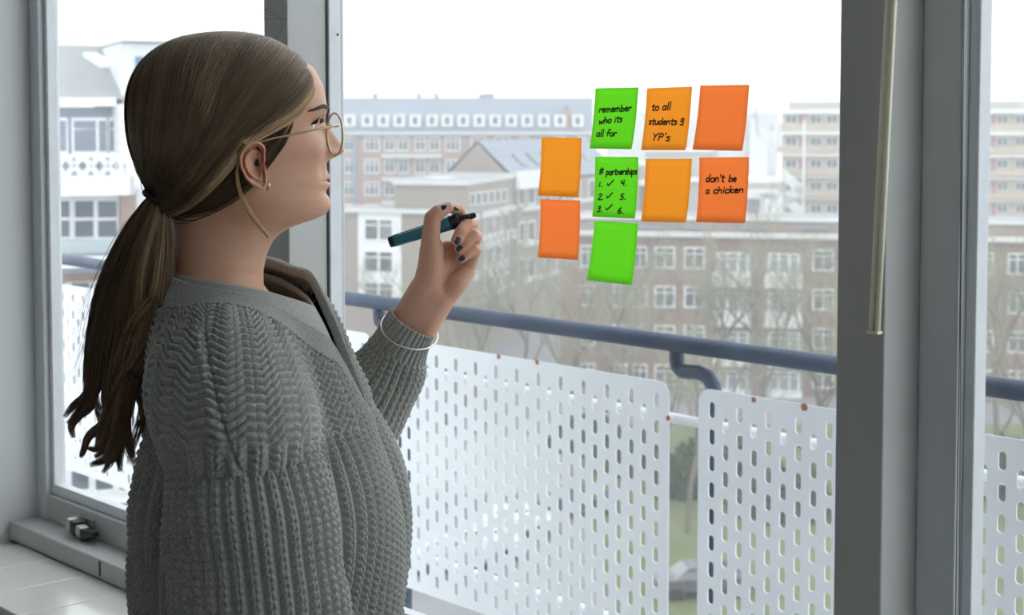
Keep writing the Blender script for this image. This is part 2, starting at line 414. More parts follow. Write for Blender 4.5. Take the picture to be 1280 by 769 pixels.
# B1: long brick block with slate mansard and dormers
B = building('apartment_building', 600, 200, 'long pinkish brick apartment block with a slate roof and a row of white dormers', 'building')
f = Facade(330, 200, 960, 200, B)
uA, ze = f.uz(330, 166); uB, _ = f.uz(742, 166); _, zrg = f.uz(600, 122)
f.box('wall', M_b1, uA, uB, GZ, ze, -9, 0)
q = MB(world_loc(B)); q.add([f.pt(uA, .4, ze), f.pt(uB, .4, ze), f.pt(uB, -3, zrg), f.pt(uA, -3, zrg), f.pt(uA, -9.4, ze), f.pt(uB, -9.4, ze), f.pt(uB, -6, zrg), f.pt(uA, -6, zrg)],
   [(0, 1, 2, 3), (3, 2, 6, 7), (7, 6, 5, 4), (0, 3, 7, 4), (1, 5, 6, 2)]); q.build('roof', M_slate, B)
f.box('gutter', M_gut, uA, uB, ze-.25, ze+.05, 0, .6)
for k, x in enumerate([345, 366, 386, 406, 437, 459, 479, 499, 519, 540, 559, 579, 599, 619, 639, 659, 680, 700, 722]):
    u0, z1 = f.uz(x-7, 143.5); u1, z0 = f.uz(x+7, 158.5)
    d = f.box('dormer', M_white, u0, u1, z0, z1, -1.8, .25)
    f.box('dormer_window', M_pane, u0+.42, u1-.42, z0+.35, z1-.3, .2, .3, parent=d) if False else f.box('dormer_window', M_pane, u0+.42, u1-.42, z0+.35, z1-.3, .2, .3)
for x in (348, 380, 412, 436, 465, 487, 504, 525, 543, 566, 598, 628, 655, 700, 728):
    for y in (180, 208, 236, 264):
        if x > 580 and y > 185: continue
        f.window(x, y, 19 if x in (465, 566, 348, 598, 628) else 13, 18, 3 if x in (465, 566) else 2)
for y in (193, 222, 251): f.pbox('balcony', M_gut, 478, y, 552, y+4, 0, 1.4)
f.pbox('downpipe', M_slate, 440.5, 166, 446, 300, 0, .3)
for x in (463, 519, 541, 610): f.pbox('chimney', M_b1, x, 116, x+5, 127, -4.6, -3.4)
f.pbox('chimney', M_b1, 705, 132, 712, 162, -1, .2)
f.pbox('roof_hut', M_slate, 598, 117, 617, 124, -5.5, -4)

# B2: gabled brick house with long slate roof, flats along the side
B = building('gabled_building', 640, 158, 'brick gabled building with grey roof and skylights behind the raised hand', 'building')
f = Facade(545, 156, 645, 152, B)
g = Facade(645, 152, 775, 185, B)
ua, zb_ = f.uz(552, 228); ub, _ = f.uz(645, 228); um, zap = f.uz(597, 179)
q = MB(world_loc(B)); dirb = g.u
A0 = [f.pt(ua, 0, GZ), f.pt(ub, 0, GZ), f.pt(ub, 0, zb_), f.pt(um, 0, zap), f.pt(ua, 0, zb_)]
A1 = [p+dirb*34 for p in A0]
q.add(A0+A1, [(0, 1, 2, 3, 4), (9, 8, 7, 6, 5), (0, 5, 6, 1), (1, 6, 7, 2), (0, 4, 9, 5)]); q.build('wall', M_b3, B)
q = MB(world_loc(B)); up = Vector((0, 0, .25))
q.add([A0[2]+up-f.u*-.3, A0[3]+up, A0[4]+up-f.u*.3, A1[2]+up+f.u*.3, A1[3]+up, A1[4]+up-f.u*.3], [(0, 3, 4, 1), (1, 4, 5, 2)]); q.build('roof', M_slate, B)
for k in range(6):
    t0 = 5+k*4.2; a = A0[2]+(A0[3]-A0[2])*.3+dirb*t0+up; b2 = A0[2]+(A0[3]-A0[2])*.62+dirb*t0+up
    q = MB(world_loc(B)); nn = (A0[3]-A0[2]).cross(dirb).normalized(); nn = nn if nn.z > 0 else -nn
    v = [a, b2, b2+dirb*1.3, a+dirb*1.3]; q.add(v+[p+nn*.25 for p in v], [(0, 1, 2, 3), (7, 6, 5, 4), (0, 4, 5, 1), (1, 5, 6, 2), (2, 6, 7, 3), (3, 7, 4, 0)]); q.build('skylight', M_pane, B)
g.pbox('fascia', M_white, 645, 215, 690, 232, 0, .4)
for r, y in enumerate((245, 290, 335)):
    for c, x in enumerate((652, 664, 684, 700, 722, 740)):
        yy = y - (x-650)*.10
        g.window(x, yy, 9 if c % 2 else 7, 24, 1, False)
    u0, z0 = g.uz(652, y+17); g.box('floor_band', M_gut, u0, u0+30, z0-.2, z0+.2, 0, .3)

# B3: flat-roofed corner building, white framed bay in front, ribbon windows on the side
B = building('corner_building', 560, 136, 'flat-roofed brown brick corner building with white framed window bay behind the marker', 'building')
f = Facade(380, 137, 583, 132, B); g = Facade(583, 132, 641, 150, B)
u0, z1 = f.uz(493, 228.5); u1, _ = f.uz(583, 232)
q = MB(world_loc(B)); ptsb = [f.pt(u0, 0, 0), f.pt(u1, 0, 0), f.pt(u1, 0, 0)+g.u*g.L, f.pt(u0, 0, 0)+g.u*g.L]
lo = [Vector((p.x, p.y, GZ)) for p in ptsb]; hi = [Vector((p.x, p.y, z1)) for p in ptsb]
q.add(lo+hi, [(0, 1, 5, 4), (1, 2, 6, 5), (2, 3, 7, 6), (3, 0, 4, 7), (4, 5, 6, 7)]); q.build('wall', M_b3, B)
q = MB(world_loc(B)); c0 = sum(hi, Vector())/4; e = [c0+(p-c0)*1.03 for p in hi]; q.add([p-Vector((0, 0, .15)) for p in e]+[p+Vector((0, 0, .3)) for p in e], [(0, 1, 5, 4), (1, 2, 6, 5), (2, 3, 7, 6), (3, 0, 4, 7), (4, 5, 6, 7)]); q.build('roof_edge', M_gut, B)
q = MB(world_loc(B)); e = [c0+(p-c0)*1.0 for p in hi]; q.add([p+Vector((0, 0, .1)) for p in e]+[p+Vector((0, 0, .36)) for p in e], [(0, 1, 5, 4), (1, 2, 6, 5), (2, 3, 7, 6), (3, 0, 4, 7), (4, 5, 6, 7)]); q.build('roof', M_roofg, B)
f.pbox('roof_light', M_white, 520, 223, 548, 229, -4, -2)
# lower front wing
uL, zl = f.uz(380, 262); f.box('front_wing', M_b3, uL, u1-.05, GZ, zl, -4, 1.6)
f.box('wing_cornice', M_gut, uL, u1, zl-.05, zl+.3, 1.6, 2.0); f.box('wing_roof', M_roofg, uL, u1, zl, zl+.25, -4, 1.6)
f2 = Facade(380, 135.4, 583, 130.4, B)
f2.pbox('bay_frame', M_white, 449, 264, 503, 372, 0, .25)
for y in (287, 327, 366):
    f2.window(475, y, 40, 30, 2, True, n=.30); f2.window(438, y-3, 16, 22, 2, False); f2.window(518, y-3, 14, 20, 2, False); f2.window(405, y-3, 16, 22, 2, False)
    f2.window(556, y, 15, 22, 2, False)
for k, x in enumerate((590, 598, 606, 614, 622, 630)): g.window(x, 249-(x-590)*.12, 5.6, 15, 1, False)
for y in (287, 326, 362):
    u0, za = g.uz(590, y-19); g.box('floor_band', M_gut, .3, g.L-.4, za-.5, za, 0, .4)
    u0, zc = g.uz(590, y+14); g.box('floor_band', M_gut, .3, g.L-.4, zc-.3, zc, 0, .4)
    for x in (590, 601, 612, 622, 632): g.window(x, y-(x-590)*.22, 8, 22, 2, False)

# B4: dark brick flats across the lawn
B = building('brick_flats', 900, 116, 'dark red brick flats with white windows and balconies across the lawn', 'building')
f = Facade(690, 120, 1300, 112, B)
uA, zg = f.uz(700, 290); uB, _ = f.uz(1420, 290)
_, zpar = f.uz(900, 277)
_, zgut = f.uz(900, 294)
f.box('wall', M_b4, uA, uB, GZ, zgut, -10, 0)
f.box('gutter', M_gut, uA, uB, zgut-.15, zgut+.2, 0, .7)
f.box('roof_parapet', M_b3, uA, uB, zgut, zpar, -9.5, -1.2)
f.box('roof_edge', M_gut, uA, uB, zpar, zpar+.2, -1.3, -1.0); f.box('roof', M_roofg, uA, uB, zpar, zpar+.12, -10, -1.3)
for x in (795, 850, 925, 1000): f.pbox('roof_vent', M_slate, x, 283, x+32, 288, -1.2, -.9)
cols = [(735, 18), (775, 18), (800, 18), (831, 26), (868, 26), (1029, 27), (1069, 26), (1110, 24), (1150, 24), (1272, 24), (1232, 20), (1310, 24), (1345, 24)]
for x, wpx in cols:
    for k, y in enumerate((322, 371, 420, 469, 518)):
        yy = y+(x-831)*.018
        f.window(x, yy, wpx, 28, 2, True)
for x in (917, 981, 1190):
    for k, y in enumerate((314, 363, 412, 461, 510)):
        yy = y+(x-831)*.018
        f.pbox('recess_shade_panel', M_slate, x-24, yy, x+23, yy+27, -.05, .04)  # flat slate-coloured panel stands in for the shade of a recessed balcony
        f.window(x-1, yy+13, 40, 27, 3, True)
        f.pbox('balcony_parapet', M_white, x-24, yy+24, x+22, yy+42, .1, 1.3)
        f.pbox('balcony_floor', M_conc, x-25, yy+42, x+23, yy+44, 0, 1.35)

# B5: tall gallery flats far right with zigzag stairs
B = building('gallery_flats', 1050, 210, 'tall pale gallery flats with red doors and white outdoor stairs far right', 'building')
f = Facade(930, 214, 1330, 204, B)
u0, zt5 = f.uz(978, 139); uE, _ = f.uz(1450, 139)
f.box('wall', M_cream, u0, uE, GZ, zt5, -12, 0)
_, zt6 = f.uz(985, 127); f.box('roof_storey', M_beige, f.uz(984, 127)[0], uE, zt5, zt6, -12, -2)
for k, y in enumerate((139.5, 167, 195, 223, 251, 279)):
    x0 = (977, 965, 972, 978, 985, 985)[k]
    f.pbox('gallery_slab', M_white, x0, y-2.6, 1450, y+2.2, -.2, 1.5)
    if k: f.pbox('gallery_parapet', M_cream, x0, y-12, 1450, y-2.6, 1.2, 1.4)
    for x in (989, 1020, 1040, 1060, 1085, 1110, 1140, 1170, 1200, 1230, 1253, 1276, 1300):
        if k == 5: continue
        f.window(x, y+10, 15, 11, 2, False)
        if x in (989, 1060, 1140, 1230, 1276): f.pbox('door', M_red, x+10, y+4, x+15, y+20, 0, .15)
st = Facade(925, 203, 1010, 201, B)
for (x0, y0, x1, y1) in ((951, 165, 962, 180), (940, 174, 968, 196), (937, 203, 970, 215), (978, 218, 1004, 240), (1004, 236, 980, 250), (980, 248, 1004, 268), (962, 196, 945, 208)):
    ua, za = st.uz(x0, y0); ub, zb2 = st.uz(x1, y1); q = MB(world_loc(B))
    hh = Vector((0, 0, .75)); a, b2 = st.pt(ua, 0, za), st.pt(ub, 0, zb2); d = st.n*-1.2
    q.add([a-hh, a+hh, b2+hh, b2-hh, a-hh+d, a+hh+d, b2+hh+d, b2-hh+d], [(0, 1, 2, 3), (7, 6, 5, 4), (0, 4, 5, 1), (1, 5, 6, 2), (2, 6, 7, 3), (3, 7, 4, 0)]); q.build('stair_flight', M_white, B)
for x in (941, 968, 1004): st.pbox('stair_post', M_white, x-.8, 150, x+.8, 285, -1.0, -.7)
# B5b low white-roofed sheds between the notes
B = building('low_rooftops', 880, 190, 'cluster of low pale flat roofs with rooftop plant behind the orange notes', 'rooftops')
f = Facade(740, 194, 975, 188, B)
for (x0, y0, x1, y1, m, n) in ((735, 205, 800, 300, M_b3, 0), (795, 190, 880, 300, M_beige, -6), (860, 225, 975, 300, M_beige, 2), (862, 223, 976, 228, M_white, 2.4), (937, 236, 975, 247, M_white, 4), (938, 247, 953, 275, M_slate, 3), (955, 240, 977, 272, M_white, 4), (740, 203, 802, 208, M_gut, .6), (795, 187, 880, 191, M_white, -5.5), (800, 225, 870, 232, M_white, 1), (935, 181, 955, 222, M_pwall, -3), (958, 150, 962, 185, M_pwall, -8)):
    f.pbox('roof_block', m, x0, y0, x1, y1, n-5, n)
B = building('distant_skyline', 980, 300, 'faint pale distant buildings on the skyline beyond the gallery flats', 'building')
f = Facade(740, 300, 1400, 300, B)
for (x0, y0, x1) in ((760, 140, 850), (860, 148, 935), (930, 141, 972), (942, 132, 947)): f.pbox('wall', M_pwall, x0, y0, x1, 220, -6, 0)

# B6: pale building close by on the left, seen through the left window
B = building('white_balcony_building', 110, 52, 'pale building with big grey roof and white lattice balcony outside the left window', 'building')
f = Facade(40, 52, 330, 55, B)
u0, _ = f.uz(20, 200); u1, _ = f.uz(152, 200); _, zf = f.uz(100, 124); uR, _ = f.uz(420, 200)
f.box('wall', M_pwall, u0-1, uR, GZ, zf-.3, -8, 0)
q = MB(world_loc(B)); a = [f.pt(u0-1, .5, zf), f.pt(u1+.7, .5, zf)]; r1 = f.uz(60, 61)[1]
q.add([a[0], a[1], f.pt(u1+.7, -4.5, r1+.35), f.pt(u0-1, -4.5, r1+.35), f.pt(u0-1, -9, zf), f.pt(u1+.7, -9, zf)], [(0, 1, 2, 3), (3, 2, 5, 4), (1, 5, 2), (0, 3, 4)]); q.build('roof', M_roofg, B)
q = MB(world_loc(B)); rs = lambda t, k: f.pt(t, .5-5*k, zf+(r1+.35-zf)*k)
ta, tb = f.uz(128, 90)[0], f.uz(157, 90)[0]
v = [rs(ta, .62), rs(tb-.6, .62), rs(tb-1.1, .8), rs(ta-.4, .8)]; up = Vector((0, 0, .18)); v = [rs(ta+.25, .55), rs(tb, .55), rs(tb-.45, .75), rs(ta-.15, .75)]
q.add([p+Vector((0, 0, .02)) for p in v]+[p+up for p in v], [(0, 1, 5, 4), (1, 2, 6, 5), (2, 3, 7, 6), (3, 0, 4, 7), (4, 5, 6, 7)]); q.build('skylight', M_white, B)
q = MB(world_loc(B)); p = rs(f.uz(70, 80)[0], .84); q.tube([p, p+Vector((0, 0, .3))], .22, 12); q.tube([p+Vector((0, 0, .3)), p+Vector((0, 0, .42))], [.3, .22], 12); q.build('roof_vent', M_white, B)
f.pbox('fascia', M_white, 30, 122, 141, 133, 0, .7)
f.pbox('tower', M_pwall, 150, 54, 330, 300, -6, .2); f.pbox('tower_cap', M_gut, 149, 50, 332, 56, -6, .5)
f.pbox('tower_glass', M_blue, 168, 71, 178, 128, .1, .3)
f.pbox('stair_box', M_white, 141, 131, 172, 232, 0, 1.6)
f.pbox('rail_bar', M_rail, 146, 162, 170, 164, 1.6, 1.75)
f.pbox('painted_shadow', M_slate, 58, 134, 140, 192, -.05, .05)  # flat dark panel painted as the shadow under the fascia
for (x, wpx, c) in ((73, 24, 1), (106, 34, 1), (128, 12, 1), (141, 10, 1)):
    f.window(x, 170, wpx, 46, c, True)
f.pbox('balcony_floor', M_white, 50, 219, 157, 241, 0, 1.7)
f.pbox('balcony_post', M_white, 150, 193, 157, 241, 1.4, 1.7)
f.pbox('painted_shade', M_slate, 50, 193, 150, 222, 0, .05); f.pbox('top_rail', M_white, 50, 192, 157, 195.5, 1.5, 1.65)  # slate-toned panel gives the shadow behind the lattice as colour
ff = Facade(40, 50.4, 330, 53.4, B)
xx = 40
q = MB(world_loc(B)); 
while xx < 152:
    for s in (0, 1):
        ua, za = ff.uz(xx, 195 if s else 220); ub, zc = ff.uz(xx+21, 220 if s else 195); w_ = .085
        a, b2 = ff.pt(ua, 0, za), ff.pt(ub, 0, zc); 
        d = (b2-a).normalized(); nn = d.cross(ff.n)*w_; t = ff.n*.05
        lat = MB(world_loc(B)).add([a+nn, a-nn, b2-nn, b2+nn, a+nn+t, a-nn+t, b2-nn+t, b2+nn+t], [(0, 1, 2, 3), (7, 6, 5, 4), (0, 4, 5, 1), (1, 5, 6, 2), (2, 6, 7, 3), (3, 7, 4, 0)])
        lat.build('lattice_bar', M_white, B)
    xx += 21
f.pbox('brick_pier', M_b1, 149, 241, 170, 330, 0, .25)
for x in (75, 105, 134):
    for y in (261.5, 286): f.window(x, y, 29, 24.5, 1, False)
f.pbox('panel', M_palep, 55, 301, 149, 322, 0, .2)
f.pbox('canopy', M_slate, 40, 318, 330, 326, 0, 2.2); f.pbox('canopy_edge', M_white, 40, 316, 330, 319.5, 2.2, 2.4)
f.pbox('brick_band', M_b1, 50, 331, 330, 343, 0, .15)
for x in (70, 100, 130, 160, 190, 220, 250, 280, 310):
    for y in (365, 395, 430, 470, 520, 560, 600, 640): 
        f.window(x, y, 27, 27, 1, False)
for x in (190, 222, 254, 286, 318):
    for y in (180, 262, 288): f.window(x, y, 27, 25, 1, False)

# ------------------------------------------------------------------ bare trees
M_bark = mat('bare_bark', (.20, .17, .13), .9, var=(2, .3)); M_twig = mat('olive_twigs', (.31, .295, .215), .9)
def tree_mesh(seed, h, levels=5):
    R = random.Random(seed); tr = MB(); tw = MB()
    def grow(p, d, L, r, lv):
        n = 3; pts = [p]; q = p
        for i in range(n):
            d = (d+Vector((R.uniform(-.18, .18), R.uniform(-.18, .18), R.uniform(-.02, .14)))).normalized(); q = q+d*(L/n); pts.append(q)
        (tr if lv > 2 else tw).tube(pts, [r, r*.88, r*.76, r*.6], 6 if lv > 2 else 3, cap=False)
        if lv == 0: return
        k = 4 if lv > 1 else 5
        for i in range(k):
            a = R.uniform(0, 2*PI); s = R.uniform(.35, .85); side = Vector((math.cos(a), math.sin(a), R.uniform(-.1, .4)))
            grow(pts[R.choice((1, 2, 3, 3)) if i else 3], (d*(1-s*.5)+side*s*.7).normalized(), L*R.uniform(.62, .8), r*.55, lv-1)
    grow(Vector((0, 0, 0)), Vector((0, 0, 1)), h*.34, h*.014, levels)
    a = tr.mesh('trunk'); a.materials.append(M_bark); b_ = tw.mesh('twigs'); b_.materials.append(M_twig); return a, b_
TM = [tree_mesh(s, 13.0) for s in (3, 11, 27)]
TP = [(520, 104, 1.0, 'bare tree nearest the corner building with the white bay, behind the wrist'), (600, 96, .95, 'bare tree between raised hand and left orange notes'), (655, 108, 1.05, 'bare tree below the orange note at the left end'), (706, 88, 1.0, 'bare tree just left of the lowest green note'), (770, 98, 1.1, 'bare tree behind the lowest green note'), (815, 84, .8, 'bare tree above the left perforated panel corner'), (862, 76, .85, 'bare tree seen in the gap between the two perforated panels'), (900, 92, 1.05, 'bare tree in front of the left balconies of the brick flats'), (955, 100, 1.15, 'bare tree in front of the right balconies of the brick flats'), (1010, 86, 1.0, 'bare tree at the right edge of the main window'), (1250, 90, 1.1, 'bare tree at the left edge of the right window pane'), (1090, 95, 1.0, 'bare tree outside behind the right window post'), (1275, 78, .9, 'bare tree at the right border of the right window pane'), (560, 82, .75, 'bare tree low behind the left perforated panel')]
for i, (px, D, s, l_) in enumerate(TP):
    p = at(px, 300, D); t = thing('bare_tree', (p.x, p.y, GZ), l_, 'tree', 'bare trees below the balcony'); t.scale = (s, s, s*1.05); t.rotation_euler.z = i*1.9
    put('trunk', TM[i % 3][0], None, t); tag(put('twigs', TM[i % 3][1], None, t), kind='stuff')
# evergreen hedge bushes on the lawn
M_leaf = mat('dark_hedge_leaves', (.07, .12, .04), .8, var=(3, .4))
def bush_mesh(seed):
    r_ = np.random.default_rng(seed); n = 5000; d = r_.normal(size=(n, 3)); d /= np.linalg.norm(d, axis=1)[:, None]; rad = r_.uniform(.55, 1, n)**.5*(1+.25*np.sin(d[:, 0]*7+seed)*np.cos(d[:, 1]*6))
    c = d*rad[:, None]; c[:, 2] = np.abs(c[:, 2]); a = r_.normal(size=(n, 3))*.045; b_ = r_.normal(size=(n, 3))*.045
    V = np.stack([c-a, c+b_, c+a, c-b_], 1).reshape(-1, 3); me = bpy.data.meshes.new('foliage'); me.from_pydata(V.tolist(), [], [(4*i, 4*i+1, 4*i+2, 4*i+3) for i in range(n)]); me.materials.append(M_leaf); return me
bmsh = [bush_mesh(1), bush_mesh(5)]
for i, (px, D, sx, sz, l_) in enumerate(((853, 84, 1.6, 2.4, 'round green bush in the gap between the perforated panels'), (790, 90, 2.2, 2.2, 'green bush behind the right part of the left perforated panel'), (910, 88, 2.4, 2.6, 'green bush behind the left part of the right perforated panel'), (985, 80, 2.6, 2.4, 'green bush behind the right part of the right perforated panel'), (1262, 84, 2.2, 2.8, 'green bush beyond the perforated panel in the right pane'), (735, 96, 2.4, 2.0, 'green bush behind the middle of the left perforated panel'))):
    p = at(px, 300, D); t = thing('green_bush', (p.x, p.y, GZ+.1), l_, 'bush', 'green bushes on the lawn'); t.scale = (sx, sx, sz); t.rotation_euler.z = i
    tag(put('foliage', bmsh[i % 2], None, t), kind='stuff')
# parked cars
M_tyre = mat('tyre_rubber', (.02, .02, .02), .8); M_cg = mat('car_glass', (.03, .04, .05), .1)
def car(px, D, rz, col, l_):
    p = at(px, 400, D); c = thing('car', (p.x, p.y, GZ+(.14 if False else 0)), l_, 'car', 'parked cars in the street'); c.rotation_euler.z = rz
    m = mat('car_paint', col, .25, coat=1)
    sec = [(-2.1, .75), (-2.05, .95), (-1.3, 1.0), (-.75, 1.42), (.75, 1.46), (1.6, 1.02), (2.05, .95), (2.1, .45), (-2.1, .4)]
    q = MB(); n = len(sec); q.add([(x, -.82 if z < 1.1 else -.66, z) for x, z in sec]+[(x, .82 if z < 1.1 else .66, z) for x, z in sec], [tuple(range(n))[::-1], tuple(range(n, 2*n))]+[(i, (i+1) % n, n+(i+1) % n, n+i) for i in range(n)])
    q.build('body', m, None, bevel=.06).parent = c
    q = MB(); q.add([(-1.22, -.76, 1.03), (1.5, -.76, 1.03), (.7, -.67, 1.4), (-.72, -.67, 1.38), (-1.22, .76, 1.03), (1.5, .76, 1.03), (.7, .67, 1.4), (-.72, .67, 1.38)], [(0, 1, 2, 3), (7, 6, 5, 4), (1, 5, 6, 2), (0, 3, 7, 4)])
    o = q.build('windows', M_cg, None); o.parent = c; o.scale = (1.02, 1.03, 1.0)
    for x in (-1.3, 1.3):
        for y in (-.78, .78): o = MB().tube([(x, y-.1, .32), (x, y+.1, .32)], .32, 14).build('wheel', M_tyre, None); o.parent = c
ca = math.atan2(RIGHT.y, RIGHT.x)
for a in ((600, 72, ca+.1, (.75, .76, .78), 'white parked car seen through the lower left perforated panel'), (640, 76, ca+.1, (.8, .8, .8), 'second white parked car along the street behind the left perforated panel'), (560, 70, ca+.1, (.45, .47, .5), 'silver parked car nearest her cardigan behind the left panel'), (720, 80, ca+.1, (.05, .06, .1), 'dark blue parked car behind the left perforated panel'), (880, 66, ca+.15, (.10, .10, .11), 'dark grey parked car low behind the right perforated panel'), (850, 58, ca+.15, (.6, .6, .62), 'light grey parked car at the foot of the gap between panels')): car(*a)

# ------------------------------------------------------------------ damp winter haze over the town
M_haze = bpy.data.materials.new('winter_haze'); M_haze.use_nodes = True; n_ = M_haze.node_tree; n_.nodes.clear()
vo = n_.nodes.new('ShaderNodeVolumeScatter'); vo.inputs['Color'].default_value = (.97, .98, 1, 1); vo.inputs['Density'].default_value = .0025; vo.inputs['Anisotropy'].default_value = .2
oo = n_.nodes.new('ShaderNodeOutputMaterial'); n_.links.new(vo.outputs[0], oo.inputs['Volume'])
hz = gbox('haze', -170, 210, 14, 415, GZ-1, GZ+45, M_haze, kind='stuff')
tag(hz, 'pale winter haze hanging over the town outside the windows', 'haze')
# ------------------------------------------------------------------ sticky notes with handwriting
def paper(name, col, tcol):
    m = mat(name, col, .75, spec=.2, var=(45, .07)); n = m.node_tree; p = n.nodes['Principled BSDF']; out = n.nodes['Material Output']
    tl = n.nodes.new('ShaderNodeBsdfTranslucent'); tl.inputs[0].default_value = (*tcol, 1); mx = n.nodes.new('ShaderNodeMixShader'); mx.inputs[0].default_value = .8
    n.links.new(p.outputs[0], mx.inputs[1]); n.links.new(tl.outputs[0], mx.inputs[2]); n.links.new(mx.outputs[0], out.inputs[0]); return m
P_green = paper('green_paper', (.28, .66, .10), (.38, .86, .13)); P_yel = paper('amber_paper', (.95, .42, .04), (1, .58, .16)); P_or = paper('orange_paper', (1.0, .25, .06), (1.0, .48, .22))
M_ink = mat('black_marker_ink', (.012, .012, .012), .5)
G = {  # stroke letters: advance, strokes (x,y) in x-height units
'a': (.95, [[(.75, .8), (.4, 1), (.08, .6), (.15, .1), (.5, .05), (.75, .5)], [(.78, 1), (.75, .3), (.88, 0)]]),
'b': (.9, [[(.1, 1.8), (.1, 0)], [(.1, .3), (.3, .95), (.7, .75), (.65, .15), (.1, .05)]]),
'c': (.8, [[(.7, .85), (.35, 1), (.08, .5), (.25, .03), (.7, .12)]]),
'd': (.95, [[(.7, .7), (.35, 1), (.08, .5), (.25, .02), (.7, .4)], [(.75, 1.8), (.72, 0)]]),
'e': (.85, [[(.1, .5), (.68, .62), (.5, 1), (.15, .8), (.1, .3), (.35, 0), (.72, .15)]]),
'f': (.7, [[(.7, 1.65), (.4, 1.75), (.28, 1.3), (.28, 0)], [(0, .9), (.6, .95)]]),
'h': (.9, [[(.1, 1.8), (.1, 0)], [(.1, .6), (.45, 1), (.68, .7), (.7, 0)]]),
'i': (.4, [[(.18, .95), (.18, 0)], [(.18, 1.35), (.22, 1.42)]]),
'k': (.8, [[(.1, 1.8), (.1, 0)], [(.65, .95), (.12, .45), (.7, 0)]]),
'l': (.42, [[(.18, 1.8), (.18, .1), (.3, 0)]]),
'm': (1.25, [[(.1, 1), (.1, 0)], [(.1, .7), (.35, 1), (.52, .7), (.52, 0)], [(.52, .7), (.8, 1), (1.0, .7), (1.05, 0)]]),
'n': (.9, [[(.1, 1), (.1, 0)], [(.1, .6), (.45, 1), (.68, .7), (.7, 0)]]),
'o': (.9, [[(.45, 1), (.1, .7), (.12, .2), (.45, 0), (.75, .3), (.72, .8), (.45, 1)]]),
'p': (.9, [[(.1, 1), (.1, -.7)], [(.1, .7), (.4, 1), (.72, .7), (.6, .15), (.12, .1)]]),
'r': (.7, [[(.12, 1), (.12, 0)], [(.12, .6), (.35, .95), (.62, .9)]]),
's': (.72, [[(.6, .9), (.25, 1), (.15, .7), (.55, .4), (.5, .05), (.08, .08)]]),
't': (.72, [[(.35, 1.5), (.33, .1), (.6, .05)], [(.02, 1.05), (.68, 1.08)]]),
'u': (.9, [[(.1, 1), (.12, .25), (.4, 0), (.7, .4)], [(.72, 1), (.72, 0)]]),
'w': (1.15, [[(.05, 1), (.22, 0), (.52, .75), (.75, 0), (1.02, 1)]]),
'Y': (.95, [[(.05, 1.6), (.4, .85)], [(.8, 1.65), (.4, .85), (.3, 0)]]),
'P': (.95, [[(.15, 1.6), (.12, 0)], [(.12, 1.55), (.65, 1.5), (.7, 1), (.15, .75)]]),
'U': (.95, [[(.1, 1.6), (.1, .3), (.4, 0), (.7, .3), (.72, 1.6)]]),
"'": (.35, [[(.15, 1.75), (.12, 1.35)]]),
'.': (.4, [[(.12, .02), (.2, .08)]]),
'#': (1.1, [[(.35, 1.4), (.2, .1)], [(.75, 1.4), (.6, .1)], [(.02, 1.0), (1.0, 1.05)], [(0, .5), (.95, .55)]]),
'&': (1.0, [[(.2, 1.4), (.6, 1.6), (.75, 1.2), (.35, .9), (.75, .6), (.6, .05), (.15, .15)], [(.3, .9), (.1, .9)]]),
'1': (.5, [[(.2, 1.1), (.2, 0)]]), '2': (.85, [[(.1, 1.1), (.4, 1.4), (.65, 1.1), (.1, .05), (.75, .05)]]),
'3': (.85, [[(.1, 1.3), (.5, 1.35), (.55, 1), (.25, .75), (.6, .6), (.55, .1), (.08, .05)]]),
'4': (.85, [[(.25, 1.35), (.1, .65), (.7, .65)], [(.62, 1.35), (.6, 0)]]),
'5': (.85, [[(.65, 1.35), (.2, 1.35), (.18, .8), (.6, .75), (.55, .1), (.1, .05)]]),
'6': (.85, [[(.5, 1.4), (.15, .7), (.2, .05), (.6, .1), (.6, .55), (.2, .55)]]),
'v': (1.1, [[(.05, .55), (.3, .1), (1.0, 1.4)]]),
' ': (.6, [])}
